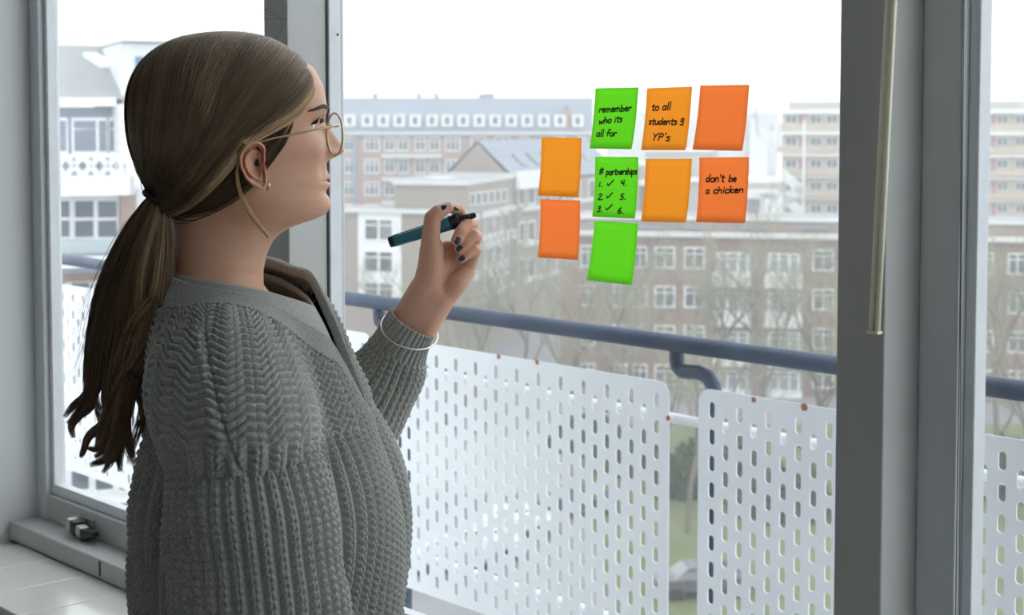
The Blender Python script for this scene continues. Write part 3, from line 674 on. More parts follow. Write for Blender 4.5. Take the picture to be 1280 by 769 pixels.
def note(corners, m, label, lines=(), group='sticky notes on the window'):
    Y = GY-.0032
    TL, TR, BR, BL = [onY(x, y, Y) for x, y in corners]
    def S(u, v):                      # u right, v down; paper lifts a little towards the lower edge
        p = (TL*(1-u)+TR*u)*(1-v)+(BL*(1-u)+BR*u)*v
        return p+Vector((0, -(.0042*v**3)-.0012*v*math.sin(u*PI), 0))
    c = S(.5, .5); q = MB(c); n = 9
    vs = [S(i/(n-1), j/(n-1)) for j in range(n) for i in range(n)]
    fs = [(j*n+i, (j+1)*n+i, (j+1)*n+i+1, j*n+i+1) for j in range(n-1) for i in range(n-1)]
    q.add(vs, fs); o = q.build('sticky_note', m, smooth=True); tag(o, label, 'note', group)
    s_ = o.modifiers.new('thickness', 'SOLIDIFY'); s_.thickness = .00018; s_.offset = 1
    if not lines: return
    t = MB(c); off = Vector((0, -.0006, 0))
    # map a photo pixel to (u,v) of the note by the mean parallelogram
    A_ = np.array([[corners[1][0]-corners[0][0], corners[3][0]-corners[0][0]], [corners[1][1]-corners[0][1], corners[3][1]-corners[0][1]]], float); Ai = np.linalg.inv(A_)
    uv = lambda px, py: Ai @ np.array([px-corners[0][0], py-corners[0][1]])
    rr = random.Random(len(label))
    for (txt, x0, y0, x1, y1, xh) in lines:     # baseline from (x0,y0) to (x1,y1), x-height px
        W = sum(G[c_][0] for c_ in txt); sx = (x1-x0)/W; cx = 0
        for c_ in txt:
            adv, st = G[c_]; jy = rr.uniform(-.06, .06)*xh
            for s in st:
                k = max(2, len(s)*(3 if len(s) > 2 else 1)); sp = spline(s, k) if len(s) > 2 else np.array(s, float)
                P = []
                for (gx, gy) in sp:
                    X = x0+(cx+gx+.12*gy)*sx; Yp = y0+(y1-y0)*((cx+gx)/W)-gy*xh+jy
                    u, v = uv(X, Yp); P.append(S(u, v)+off)
                wd_ = .0009
                for a, b_ in zip(P[:-1], P[1:]):
                    d = (b_-a); L = d.length
                    if L < 1e-6: continue
                    d /= L; nn = Vector((-d.z, 0, d.x))*wd_; e = d*wd_*.6
                    h_ = Vector((0, -.0001, 0))
                    v4 = [a-e+nn, a-e-nn, b_+e-nn, b_+e+nn]
                    t.add([p for p in v4]+[p+h_ for p in v4], [(4, 5, 6, 7), (0, 1, 5, 4), (1, 2, 6, 5), (2, 3, 7, 6), (3, 0, 4, 7)])
            cx += adv
    t.build('handwriting', M_ink, o)
note(((744.5, 110.4), (798.3, 109.3), (792.5, 186.5), (740, 185.7)), P_green, 'green sticky note reading remember who its all for', [('remember', 749.5, 140.5, 790.5, 138, 4.6), ('who its', 750, 155, 780, 151.5, 4.6), ('all for', 747.5, 170, 774, 169, 4.6)])
note(((808.9, 110.4), (865.3, 108.2), (859.9, 187.9), (804.2, 187.6)), P_yel, 'amber sticky note reading to all students and YPs', [('to all', 815, 138.5, 840, 136, 5), ('students', 812, 155.5, 848, 154.5, 4.6), ('&', 851, 155, 857, 155, 5), ("YP's", 818, 175, 841, 175, 5.5)])
note(((875.5, 106.7), (936.7, 106), (930.8, 188.7), (868.6, 187.2)), P_or, 'blank orange sticky note at the top right corner of the group')
note(((677.1, 171.5), (727, 172.6), (725.9, 246.5), (675.3, 244.4)), P_yel, 'blank amber sticky note at the far left, topmost of the left column')
note(((675.7, 249), (725.2, 250.5), (725.2, 324.8), (675.3, 321.5)), P_or, 'blank orange sticky note at the far left, under the left amber note')
note(((744.1, 195.9), (798, 196.3), (796.5, 273.1), (743.4, 270.9)), P_green, 'green sticky note with a numbered checklist headed partnerships', [('#', 749.5, 219, 755.5, 218, 6), ('partnerships', 758.5, 218.5, 797, 217.5, 4.4), ('1.', 749, 233, 755, 233, 5.2), ('v', 760, 232, 768, 232, 5), ('4.', 777, 231.5, 785, 231.5, 5), ('2.', 749, 249, 757, 249, 5), ('v', 759.5, 247, 767.5, 247, 5), ('5.', 777, 248.5, 785, 248.5, 5), ('3.', 749, 264.5, 757, 264.5, 5), ('v', 760, 262, 768, 262, 5), ('6.', 775.5, 265.5, 784, 265.5, 5)])
note(((807.4, 198.8), (865, 198.5), (860.2, 278.2), (804.2, 276.7)), P_yel, 'blank amber sticky note between the checklist note and the chicken note')
note(((874.4, 197), (936.3, 196.3), (934.1, 278.9), (873, 277.5)), P_or, "orange sticky note reading don't be a chicken", [("don't", 883, 227.5, 907, 227, 5.2), ('be', 912, 227, 922, 226.5, 4.8), ('a', 883.5, 242, 888, 242, 4.6), ('chicken', 893, 241.5, 931, 239.5, 4.6)])
note(((743.7, 275.7), (797.6, 279.7), (792.5, 356.1), (736.1, 349.9)), P_green, 'blank green sticky note, lowest of the whole group')
# ------------------------------------------------------------------ the woman
def skin_mat():
    m = bpy.data.materials.new('skin'); m.use_nodes = True; n = m.node_tree; p = n.nodes['Principled BSDF']
    a = n.nodes.new('ShaderNodeVertexColor'); a.layer_name = 'tint'
    tc = n.nodes.new('ShaderNodeTexCoord'); t = n.nodes.new('ShaderNodeTexNoise'); t.inputs['Scale'].default_value = 38; t.inputs['Detail'].default_value = 5
    n.links.new(tc.outputs['Object'], t.inputs['Vector'])
    mx = n.nodes.new('ShaderNodeMix'); mx.data_type = 'RGBA'; mx.blend_type = 'MULTIPLY'; mx.inputs[7].default_value = (.90, .80, .76, 1)
    r = n.nodes.new('ShaderNodeMapRange'); r.inputs['From Min'].default_value = .4; r.inputs['From Max'].default_value = .75; r.inputs['To Max'].default_value = .5
    n.links.new(t.outputs['Fac'], r.inputs['Value']); n.links.new(r.outputs[0], mx.inputs['Factor']); n.links.new(a.outputs['Color'], mx.inputs[6])
    n.links.new(mx.outputs[2], p.inputs['Base Color']); p.inputs['Roughness'].default_value = .48
    p.inputs['Subsurface Weight'].default_value = .25; p.inputs['Subsurface Radius'].default_value = (1, .35, .18); p.inputs['Subsurface Scale'].default_value = .006
    t2 = n.nodes.new('ShaderNodeTexNoise'); t2.inputs['Scale'].default_value = 900; n.links.new(tc.outputs['Object'], t2.inputs['Vector'])
    b = n.nodes.new('ShaderNodeBump'); b.inputs['Strength'].default_value = .12; b.inputs['Distance'].default_value = .0004; n.links.new(t2.outputs['Fac'], b.inputs['Height']); n.links.new(b.outputs[0], p.inputs['Normal'])
    return m
M_skin = skin_mat()
SKIN = np.array([.67, .385, .26, 1.0])
def hair_mat(name, dark, light):
    m = bpy.data.materials.new(name); m.use_nodes = True; n = m.node_tree; p = n.nodes['Principled BSDF']
    a = n.nodes.new('ShaderNodeVertexColor'); a.layer_name = 'tint'; r = n.nodes.new('ShaderNodeValToRGB')
    r.color_ramp.elements[0].color = (*dark, 1); r.color_ramp.elements[1].color = (*light, 1)
    e = r.color_ramp.elements.new(.45); e.color = (*[d*.45+l*.25 for d, l in zip(dark, light)], 1)
    n.links.new(a.outputs['Color'], r.inputs[0]); n.links.new(r.outputs[0], p.inputs['Base Color'])
    p.inputs['Roughness'].default_value = .38; p.inputs['Specular IOR Level'].default_value = .55; p.inputs['Specular Tint'].default_value = (1, .85, .65, 1); return m
M_hair = hair_mat('brown_blond_hair', (.052, .031, .022), (.85, .57, .33))
M_cap = mat('dark_hair_roots', (.045, .029, .019), .6, bump=(300, .3))

PSI = math.radians(20)
Fw = A(RIGHT)*math.cos(PSI)+A(VIEW)*math.sin(PSI)       # the way she faces
Rw = A(RIGHT)*math.sin(PSI)-A(VIEW)*math.cos(PSI)       # her right side, towards the camera
Zw = np.array([0, 0, 1.0])
hc = at(290, 160, 1.85); HC = np.array([hc.x, hc.y, 0.0])
zpy = lambda py: EYE+(155-np.asarray(py, float))*.925e-3
def HW(f, l, z): # head local -> world
    f, l, z = np.broadcast_arrays(f, l, z)
    return HC + f[..., None]*Fw + l[..., None]*Rw + z[..., None]*Zw
foot = Vector((HC[0], HC[1], 0)) 
person = thing('person', foot, 'woman in grey knitted cardigan and gold glasses with blond ponytail, raising a marker', 'person')
FT = A(foot)
# ---- head: slices by height (photo rows), front f, back b, half width w, front sharpness p
T = np.array([
 # py   front   back    w     p
 [53,  .004, -.020, .012, 1.0], [55, .026, -.045, .030, 1.0], [60, .050, -.068, .048, 1.0], [70, .076, -.088, .062, .95],
 [85, .0955, -.098, .071, .9], [107, .1055, -.103, .0765, .85], [124, .1085, -.104, .078, .85], [135, .1095, -.104, .0775, .88], [143, .1085, -.103, .077, .9],
 [151, .1055, -.102, .0765, .9], [160, .1060, -.101, .076, .95], [172, .1065, -.099, .075, 1.0], [185, .1070, -.096, .0735, 1.0], [197, .1085, -.091, .071, 1.02],
 [210, .1105, -.086, .069, 1.05], [225, .1115, -.081, .0675, 1.1], [238, .1100, -.077, .0655, 1.15], [250, .1130, -.074, .0625, 1.2], [260, .1140, -.072, .059, 1.22],
 [268, .1105, -.071, .056, 1.2], [274, .1010, -.070, .0535, 1.1], [279, .084, -.069, .052, 1.0], [285, .066, -.0685, .0515, .95], [292, .0545, -.068, .051, .95], [302, .0455, -.068, .0505, 1], [320, .0375, -.069, .0505, 1], [340, .034, -.072, .052, 1], [360, .034, -.078, .060, 1], [380, .034, -.080, .066, 1], [400, .034, -.082, .072, 1]])
NT, NV = 420, 420
pys = np.concatenate([np.linspace(53, 62, 30), np.linspace(62.5, 400, NV-30)])
def tab(c): 
    x, y = T[:, 0], T[:, c]
    v = np.interp(pys, x, y); k = np.hanning(9); k /= k.sum()
    vs = np.convolve(np.pad(v, 4, 'edge'), k, 'valid'); return np.where(pys > 64, vs, v)
ff, fb, hw, ps = tab(1), tab(2), tab(3), tab(4)
tt = np.linspace(-PI, PI, NT, endpoint=False); tt = tt-0.32*np.sin(tt)*1.0      # denser to the front
ct, st_ = np.cos(tt), np.sin(tt)
c0 = (ff+fb)/2; a0 = (ff-fb)/2
PYg = pys[:, None]+0*tt[None]
pw = np.where(ct[None] > 0, 1+(ps[:, None]-1)*np.clip(ct[None]*1.4, 0, 1), 1.0)
Lh = hw[:, None]*np.sign(st_)[None]*np.abs(st_)[None]**pw
Fh = c0[:, None]+a0[:, None]*ct[None]
def g(x, s): return np.exp(-(x/s)**2)
front = np.clip(ct[None]*2, 0, 1)
al = np.abs(Lh)
nose = np.interp(pys, [138, 146, 152, 158, 165, 172, 180, 185, 189, 193, 197, 201, 205], [0, .001, .003, .0065, .0115, .0165, .0215, .0245, .0250, .0215, .0135, .005, 0])
nsig = np.interp(pys, [145, 165, 180, 192, 200], [.0065, .0085, .0095, .0115, .012])
D = nose[:, None]*g(Lh, nsig[:, None])
D += .0085*g(al-.0145, .0062)*g(PYg-191, 5.5)                      # nostril wings
D -= .0085*g(al-.033, .0165)*g(PYg-158, 10)                       # eye sockets
D += .0025*g(al-.030, .020)*g(PYg-137, 6)                         # brow ridge
D += .0055*g(al-.048, .022)*g(PYg-186, 16)                        # cheek
D -= .003*g(al-.030, .010)*g(PYg-212, 12)                         # fold beside the mouth
lipw = .6+.4*g(Lh, .012)
D += .0036*g(PYg-221.5, 5)*g(Lh, .019)*lipw
D += .0045*g(PYg-232.5, 5.5)*g(Lh, .017)
D -= .0034*g(PYg-227, 1.7)*g(Lh, .024)
D -= .0018*g(PYg-209, 6)*g(Lh, .004)
D -= .0022*g(PYg-242, 4.5)*g(Lh, .02)
D += .002*g(PYg-256, 10)*g(Lh, .02)
Fh = Fh+D*front
Lh = Lh*(1+.05*g(PYg-245, 26)*np.clip(-ct[None]*0+1, 0, 1)*g(Fh-.02, .04))   # jaw angle
Zh = zpy(PYg)
Ph = HW(Fh, Lh, Zh)
colr = np.tile(SKIN, (len(pys), NT, 1))
def tintin(w_, c_): colr[..., :3] = colr[..., :3]*(1-w_[..., None])+np.array(c_)*w_[..., None]
tintin(.45*g(al-.055, .024)*g(PYg-192, 18)*front, (.68, .33, .25))
tintin(.3*g(Lh, .015)*g(PYg-190, 8)*front, (.68, .34, .26))
tintin(np.clip(1.25*g(PYg-227, 8.5)*g(Lh, .0215)*(PYg > 217)*(PYg < 238), 0, .85)*front, (.62, .27, .25))
body_parts = []
def add_part(me, obj=None): body_parts.append(me)
head_me = grid_mesh('head', Ph-FT, closed_u=True, cols=colr)
# close the crown
# ---- hand: tapered capsules grown together by a voxel remesh
HD = 2.05
def hp(px, py, dmm): return at(px, py, HD+dmm*.001)
def capsule(bm, p0, p1, r0, r1, flat=None):
    d = (p1-p0); L = d.length; q = d.to_track_quat('Z', 'Y').to_matrix().to_4x4(); n = 18; rings = []
    for (zz, rr) in [(-r0*math.cos(a), r0*math.sin(a)) for a in np.linspace(.15, PI/2, 5)]+[(L*k/4, r0+(r1-r0)*k/4) for k in range(1, 4)]+[(L+r1*math.sin(a), r1*math.cos(a)) for a in np.linspace(0, PI/2-.15, 5)]:
        rings.append([bm.verts.new(p0+q.to_3x3() @ Vector((rr*math.cos(2*PI*j/n), rr*math.sin(2*PI*j/n), zz))) for j in range(n)])
    for a, b in zip(rings[:-1], rings[1:]):
        for j in range(n): bm.faces.new((a[j], a[(j+1) % n], b[(j+1) % n], b[j]))
    bm.faces.new(rings[0][::-1]); bm.faces.new(rings[-1])
bm = bmesh.new()
def chain(pts):
    for (a, b) in zip(pts[:-1], pts[1:]): capsule(bm, hp(*a[:3]), hp(*b[:3]), a[3]*.001, b[3]*.001)
# forearm: two bones side by side
chain([(448, 520, 30, 32), (490, 432, 8, 24), (510, 396, 2, 20), (531, 362, 0, 20.5)])
chain([(458, 528, 30, 32), (508, 443, 8, 24), (531, 408, 4, 19), (550, 375, 3, 19)])
chain([(450, 520, 30, 32), (500, 438, 8, 25), (521, 402, 3, 20), (541, 368, 2, 20)])
# palm
chain([(533, 366, 2, 20), (538, 338, -4, 17.5), (540, 310, -6, 15.5)])      # thenar
chain([(541, 368, 4, 19), (556, 338, 14, 15), (566, 312, 22, 12)])
chain([(546, 370, 6, 18), (565, 340, 18, 13), (576, 316, 24, 11.5)])
chain([(550, 372, 6, 18), (572, 346, 14, 13.5), (584, 326, 20, 11)])
chain([(553, 374, 5, 17), (571, 354, 4, 14.5), (583, 340, 12, 11.5)])
chain([(545, 345, 6, 17), (556, 322, 15, 14)])
chain([(548, 330, 10, 14), (560, 312, 20, 12)])
# thumb
chain([(538.5, 318, -7, 14.5), (538.5, 296, -13, 11.8), (540.5, 273, -14, 10.8), (548, 265, -12, 9.6), (560, 259, -6, 7.6)])
# index: up behind the marker, tip pressing on it from above
chain([(566, 312, 22, 11), (585, 295, 36, 9.2), (580, 275, 28, 8.2), (572, 261.5, 13, 7.9), (567, 261.5, 4, 7.0)])
# middle, ring, little finger curled towards the palm
chain([(576, 316, 24, 10), (589.5, 281, 17, 8.8), (584, 280, 4, 8.6), (576, 290, -10, 8.0), (571, 300, -14, 7.4)])
chain([(584, 326, 20, 9.6), (595, 295, 15, 8.2), (592, 294, 4, 8.0), (583, 303, -4, 7.4), (575, 311, -6, 6.8)])
chain([(583, 340, 12, 9.8), (594.5, 314, 12, 7.4), (592, 312, 5, 7.2), (584, 318, -1, 6.6), (577, 323.5, -3, 6.0)])
me = bpy.data.meshes.new('hand_raw'); bm.to_mesh(me); bm.free()
ho = bpy.data.objects.new('hand_raw', me); COL.objects.link(ho)
rm = ho.modifiers.new('r', 'REMESH'); rm.mode = 'VOXEL'; rm.voxel_size = .001; rm.use_smooth_shade = True
sm = ho.modifiers.new('s', 'SMOOTH'); sm.factor = .5; sm.iterations = 4
dg = bpy.context.evaluated_depsgraph_get(); hand_me = bpy.data.meshes.new_from_object(ho.evaluated_get(dg)); bpy.data.objects.remove(ho)
bh = bmesh.new(); bh.from_mesh(hand_me); zc_ = hp(545, 345, 0).z
sel_ = [v for v in bh.verts if v.co.z < zc_]; 
for _ in range(45): bmesh.ops.smooth_vert(bh, verts=sel_, factor=.5, use_axis_x=True, use_axis_y=True, use_axis_z=True)
sel_ = [v for v in bh.verts if v.co.z < zc_-.03]
for _ in range(60): bmesh.ops.smooth_vert(bh, verts=sel_, factor=.5, use_axis_x=True, use_axis_y=True, use_axis_z=True)
bh.to_mesh(hand_me); bh.free(); nvv = len(hand_me.vertices); co = np.empty(nvv*3, np.float32); hand_me.vertices.foreach_get('co', co); co = co.reshape(-1, 3)
hc_ = np.tile(np.array([.72, .42, .31, 1.0]), (nvv, 1))
for (px, py, dm, r) in ((596, 292, 14, 10), (600, 312, 12, 9), (590, 283, 16, 10), (572, 260, 6, 8), (541, 270, -18, 9), (575, 309, -8, 9), (558, 350, 0, 22), (566, 370, 0, 16)):
    c_ = A(hp(px, py, dm)); wgt = .4*np.exp(-(((co-c_)**2).sum(1))/(r*.001)**2)[:, None]; hc_[:, :3] = hc_[:, :3]*(1-wgt)+np.array([.68, .28, .21])*wgt
co2 = (co-FT).astype(np.float32); hand_me.vertices.foreach_set('co', co2.reshape(-1))
ca_ = hand_me.color_attributes.new('tint', 'FLOAT_COLOR', 'POINT'); ca_.data.foreach_set('color', hc_.reshape(-1).astype(np.float32))

def loc(px, py, l):
    """head-local point that is seen at a photo point and lies l to her side"""
    f = 0.0
    for _ in range(8):
        D_ = 1.85+f*math.sin(PSI)-l*math.cos(PSI); X_ = (px-640)*D_/2000; f = (X_-(290-640)*1.85/2000-l*math.sin(PSI))/math.cos(PSI)
    return np.array([f, l, float(at(px, py, D_).z)])
# ---- ear: polar relief over the traced outline
OUT = [(322, 176), (330.7, 182), (331, 195), (330.2, 205), (331.7, 214), (332.7, 228), (328.8, 240), (322, 235), (312, 228), (304.4, 216), (300.5, 202.7), (302.4, 189), (309, 180)]
ecx, ecy = 318.5, 206.0
def ear_mesh(side):
    n, m_ = 160, 56
    ang = np.array([math.atan2(-(y-ecy), x-ecx) for x, y in OUT]); rad = np.array([math.hypot(x-ecx, y-ecy) for x, y in OUT])
    o_ = np.argsort(ang); ang, rad = ang[o_], rad[o_]; th = np.linspace(-PI, PI, n, endpoint=False)
    R0 = np.interp(th, np.concatenate([ang-2*PI, ang, ang+2*PI]), np.tile(rad, 3)); k = np.hanning(9); k /= k.sum(); R0 = np.convolve(np.tile(R0, 3), k, 'same')[n:2*n]
    r = np.linspace(0.0, 1, m_)[:, None]; X = r*R0[None]*np.cos(th)[None]; Y = r*R0[None]*np.sin(th)[None]   # px, y up
    back = np.clip(.5-.5*np.cos(th-.35), 0, 1)[None]          # 1 at the rear rim, 0 at the cheek side
    flare = (6+13*back)*.001*1.0
    H = flare*(.35+.65*r)
    notfront = 1-np.exp(-((th[None]+.15)/.55)**2)
    H = H + .0042*np.exp(-((r-.90)/.085)**2)*notfront*np.where(Y < -22, .4, 1)          # helix roll
    H = H - .0035*np.exp(-((r-.73)/.07)**2)*notfront*(Y > -16)                       # groove
    H = H + .0035*np.exp(-((r-.56)/.10)**2)*notfront*(Y > -20)*np.where(X < 8, 1, .6)          # antihelix
    H = H - .0065*np.exp(-(((X-4.5)/5.2)**2+((Y-1)/8.5)**2))                          # concha
    H = H - .0050*np.exp(-(((X-3)/4)**2+((Y-17)/5)**2))                          # upper hollow
    H = H + .0050*np.exp(-(((X-12)/3.0)**2+((Y+4)/5)**2))                          # tragus
    H = H + .0025*np.exp(-(((X-7)/6)**2+((Y+24)/8)**2))                          # lobe
    ex = (ecx-290)*.925e-3
    lbase = .0745
    ec = loc(ecx, ecy, lbase+.008); f = ec[0]+X*.89e-3/math.cos(PSI)-.12*H
    z = ec[2]+Y*.89e-3
    lf = (lbase+H)*side
    top = HW(f, lf, z)
    # rim turned under
    rim = [top]
    for s in (.35, .8, 1.0):
        f2 = f[-1:]*(1) ; hh = H[-1:]*(1-s)-.004*s
        X2 = X[-1:]*(1.02-.22*s); Y2 = Y[-1:]*(1.01-.18*s); f2 = ec[0]+X2*.89e-3/math.cos(PSI)-.12*hh
        rim.append(HW(f2, (lbase+hh)*side, ec[2]+Y2*.89e-3))
    P = np.concatenate(rim, 0); cc = np.tile(SKIN, (P.shape[0], n, 1)); rr_ = np.concatenate([np.broadcast_to(r, X.shape), np.ones((3, n))], 0)
    w_ = (.35+.35*np.exp(-((rr_-.9)/.15)**2))[..., None]; cc[..., :3] = cc[..., :3]*(1-w_)+np.array([.64, .30, .22])*w_
    return grid_mesh('ear', P-FT, closed_u=True, cols=cc, flip=(side > 0))
ears = [ear_mesh(1), ear_mesh(-1)]

# ---- torso frame and cardigan
oc = at(320, 155, 1.87); OC = np.array([oc.x, oc.y, 0.0]); PT = math.radians(2)     # the chest is turned further round than the head
Ft = A(RIGHT)*math.cos(PT)+A(VIEW)*math.sin(PT); Rt = A(RIGHT)*math.sin(PT)-A(VIEW)*math.cos(PT)
def TW(f, l, z):
    f, l, z = np.broadcast_arrays(f, l, z); return OC+f[..., None]*Ft+l[..., None]*Rt+z[..., None]*Zw
def ell(p, c, r):
    q = (p-np.array(c))/np.array(r); k = np.linalg.norm(q, axis=-1); return (k-1)*min(r)*1.0*(.5+.5*np.minimum(k, 2)/k) if False else (k-1)*min(r)
def cap(p, a, b, ra, rb):
    a, b = np.array(a), np.array(b); d = b-a; t = np.clip(((p-a) @ d)/(d @ d), 0, 1); return np.linalg.norm(p-(a+t[..., None]*d), axis=-1)-(ra+(rb-ra)*t)
def smin(a, b, k): h = np.clip(.5+.5*(b-a)/k, 0, 1); return b+(a-b)*h-k*h*(1-h)
def torso_sdf(p):
    q = p.copy(); q[..., 1] = np.abs(q[..., 1])
    d = ell(q, (-.004, 0, 1.16), (.112, .150, .24))
    d = smin(d, ell(q, (.062, .066, 1.115), (.090, .096, .105)), .06)
    d = smin(d, ell(q, (.010, 0, .985), (.140, .160, .27)), .06)
    d = smin(d, cap(q, (-.048, .02, 1.345), (-.020, .148, 1.280), .050, .060), .05)
    d = smin(d, cap(q, (-.020, .148, 1.285), (.002, .184, 1.245), .062, .070), .04)
    d = smin(d, cap(q, (-.050, 0, 1.30), (-.052, 0, 1.43), .084, .064), .04)
    return d-.008
Z0 = 1.20; ZB = .93
# neckline elevation as a function of the angle round the body (0 = straight ahead)
def neck_elev(phi):
    x = np.abs(phi); K_ = [0, .06, .2, .42, .87, 1.4, 2.0, 2.6, PI]
    return np.where(phi > 0, np.interp(x, K_, [6, 16, 33, 45, 54, 60, 65, 68, 69]), np.interp(x, K_, [6, 34, 57, 65, 68, 69, 69, 69, 69]))*PI/180
def cast(org, dr):
    r = np.linspace(.42, .02, 70); hit = np.full(org.shape[:-1], .02); prev = np.full(org.shape[:-1], .42); done = np.zeros(org.shape[:-1], bool); lo = hit.copy(); hi = prev.copy()
    for rv in r:
        d = torso_sdf(org+dr*rv); new = (d < 0) & ~done; lo[new] = rv; hi[new] = rv+.006; done |= new
    for _ in range(7):
        mid = (lo+hi)/2; d = torso_sdf(org+dr*mid[..., None]); ins = d < 0; lo = np.where(ins, mid, lo); hi = np.where(ins, hi, mid)
    return org+dr*lo[..., None]
def ray_grid(phi, v, elev_fn=neck_elev):
    """v in [0,1]: 0..v0 vertical wall part, v0..1 dome up to the neckline"""
    v0 = .42; ph = phi[None]+0*v[:, None]; e = np.clip((v[:, None]-v0)/(1-v0), 0, 1)*elev_fn(phi)[None]
    z = np.where(v[:, None] < v0, ZB+(Z0-ZB)*v[:, None]/v0, Z0)+0*ph
    org = np.stack([0*ph-.035, 0*ph, z], -1); dr = np.stack([np.cos(e)*np.cos(ph), np.cos(e)*np.sin(ph), np.sin(e)], -1)
    return org, dr
def upsample(C, u, v, U, V):
    out = np.empty((len(V), len(U), 3)); 
    for k in range(3):
        tmp = np.array([np.interp(U, u, C[i, :, k]) for i in range(len(v))]); out[..., k] = np.array([np.interp(V, v, tmp[:, j]) for j in range(len(U))]).T
    return out
def normals(P, closed=True):
    du = (np.roll(P, -1, 1)-np.roll(P, 1, 1)) if closed else np.gradient(P, axis=1)
    dv = np.gradient(P, axis=0); n = np.cross(du, dv); n /= np.linalg.norm(n, axis=-1, keepdims=True)+1e-12; return n
def knit_rib(u, y):
    """u in ribs, y in stitches -> relief 0..1 of a chunky rib column of V stitches"""
    x = u-np.floor(u)-.5; ax = np.abs(x); env = np.abs(np.cos(PI*x))**1.15
    s = np.abs(np.sin(PI*(y-1.15*ax)))**.75
    return env*(.50+.50*s)-.28*np.exp(-(x/.075)**2)*env
def knit_zig(u, y):
    x = u-np.floor(u)-.5; tri = np.abs(x)*2
    s = np.abs(np.sin(PI*(y-.85*tri)))**1.0; leg = np.abs(np.sin(PI*(u*4)))**.5
    return s*(.72+.28*leg)
def blur_rows(P, k=9):
    h = np.hanning(k+2)[1:-1]; h /= h.sum(); Q = P.copy(); pad = k//2
    E = np.concatenate([P[:, -pad:], P, P[:, :pad]], 1); Q = sum(h[i]*E[:, i:i+P.shape[1]] for i in range(k))
    E = np.concatenate([np.repeat(Q[:1], pad, 0), Q, np.repeat(Q[-1:], pad, 0)], 0); return sum(h[i]*E[i:i+P.shape[0]] for i in range(k))
cphi = np.linspace(-PI, PI, 241); cv = np.linspace(0, 1, 150)
Cg = cast(*ray_grid(cphi, cv))
Cg[:, -1] = Cg[:, 0]
Cb = blur_rows(Cg[:, :-1], 7); Cg = np.concatenate([Cb, Cb[:, :1]], 1)
# dense on the side towards the camera
den = lambda a: 1+2.2*np.clip(np.cos(a-math.radians(78)), 0, 1)**.5
fa = np.linspace(-PI, PI, 4000); cum = np.concatenate([[0], np.cumsum(den((fa[1:]+fa[:-1])/2))]); NU = 1000
U_ = np.interp(np.linspace(0, cum[-1], NU+1)[:-1], cum, fa); V_ = np.linspace(0, 1, 560)
Pt = upsample(Cg, cphi, cv, U_, V_)
# long soft folds
PHI = U_[None]+0*V_[:, None]; VV = V_[:, None]+0*PHI
Nt = normals(Pt); 
Nt *= np.sign((Nt*(Pt-np.array([-.01, 0, 1.15]))).sum(-1, keepdims=True).mean())
fold = .006*np.sin(PHI*5+VV*9)*g(VV-.25, .22)+.005*np.sin(PHI*11-VV*14+1)*g(VV-.3, .2)*g(PHI-2.3, .8)
fold += .010*g(PHI-2.25-.5*(VV-.3), .10)*g(VV-.28, .2)-.010*g(PHI-2.0-.5*(VV-.3), .08)*g(VV-.28, .22)
fold += .009*g(PHI+.42, .22)*np.clip((VV-.5)/.08, 0, 1)+.004*g(PHI-.5, .2)*np.clip((VV-.5)/.08, 0, 1)
Pt = Pt+Nt*fold[..., None]
# arc length along v for the stitch count
seg = np.linalg.norm(np.diff(Pt, axis=0), axis=-1); arc = np.concatenate([np.zeros((1, NU)), np.cumsum(seg, 0)], 0); tot = arc[-1:]
toneck = tot-arc                                                # distance to the neckline
NR = 74
uu = PHI/(2*PI)*NR
ribs = knit_rib(uu, arc/.0085)
band_w = .035
yoke = np.clip((VV-.50)/.03, 0, 1)*np.clip((1.02-np.abs(PHI-1.50))/.05, 0, 1)
yoke2 = np.clip((VV-.50)/.03, 0, 1)*np.clip((1.02-np.abs(-PHI-1.50))/.05, 0, 1); yoke = np.maximum(yoke, yoke2)
side = np.linalg.norm(Pt[..., :1]-np.array([-.01]), axis=-1)*np.sign(Pt[..., 0]+.01)
zig = knit_zig(PHI*6.6, arc/.0098)
K = .0074*ribs*(1-yoke)+.0066*zig*yoke
# raglan line over the shoulder: groove with a chain of stitches beside it
rag = PHI-1.52; rag2 = -PHI-1.52; S_ = Pt[..., 0]+.038-(1.37-Pt[..., 2])*.33
onside = (np.abs(PHI) > .8) & (np.abs(PHI) < 2.3) & (VV > .45)
K = np.where(onside, K-.0038*g(S_, .0018)+.0034*g(S_+.008, .0042)*np.abs(np.sin(PI*arc/.0085)), K)
# neckline band: close smooth knit, proud of the body
bandm = np.clip((band_w-toneck)/.003, 0, 1)
fine = .0006*np.abs(np.sin(PI*toneck/.0022))+.0004*np.abs(np.sin(PI*PHI*150))
K = K*(1-bandm)+(fine+.0038*np.clip(toneck/.002, 0, 1)**.5)*bandm-.003*g(toneck-band_w-.0015, .0016)
# front overlap edge below the neckline
fe = (PHI+.10); inner = (VV < .50)
K = K+np.where(inner, .003*np.clip((.10-np.abs(fe))/.012, 0, 1), 0)
K = K*1.0
Nt = normals(blur_rows(Pt, 15)); Nt *= np.sign((Nt*(Pt-np.array([-.01, 0, 1.15]))).sum(-1).mean())
Pk = Pt+Nt*K[..., None]
# turn the neckline edge inwards
e1 = Pt[-1:]-Nt[-1:]*.003; e2 = Pt[-4:-3]-Nt[-4:-3]*.005; e3 = Pt[-14:-13]-Nt[-14:-13]*.006
Pk = np.concatenate([Pk, e1, e2, e3], 0)
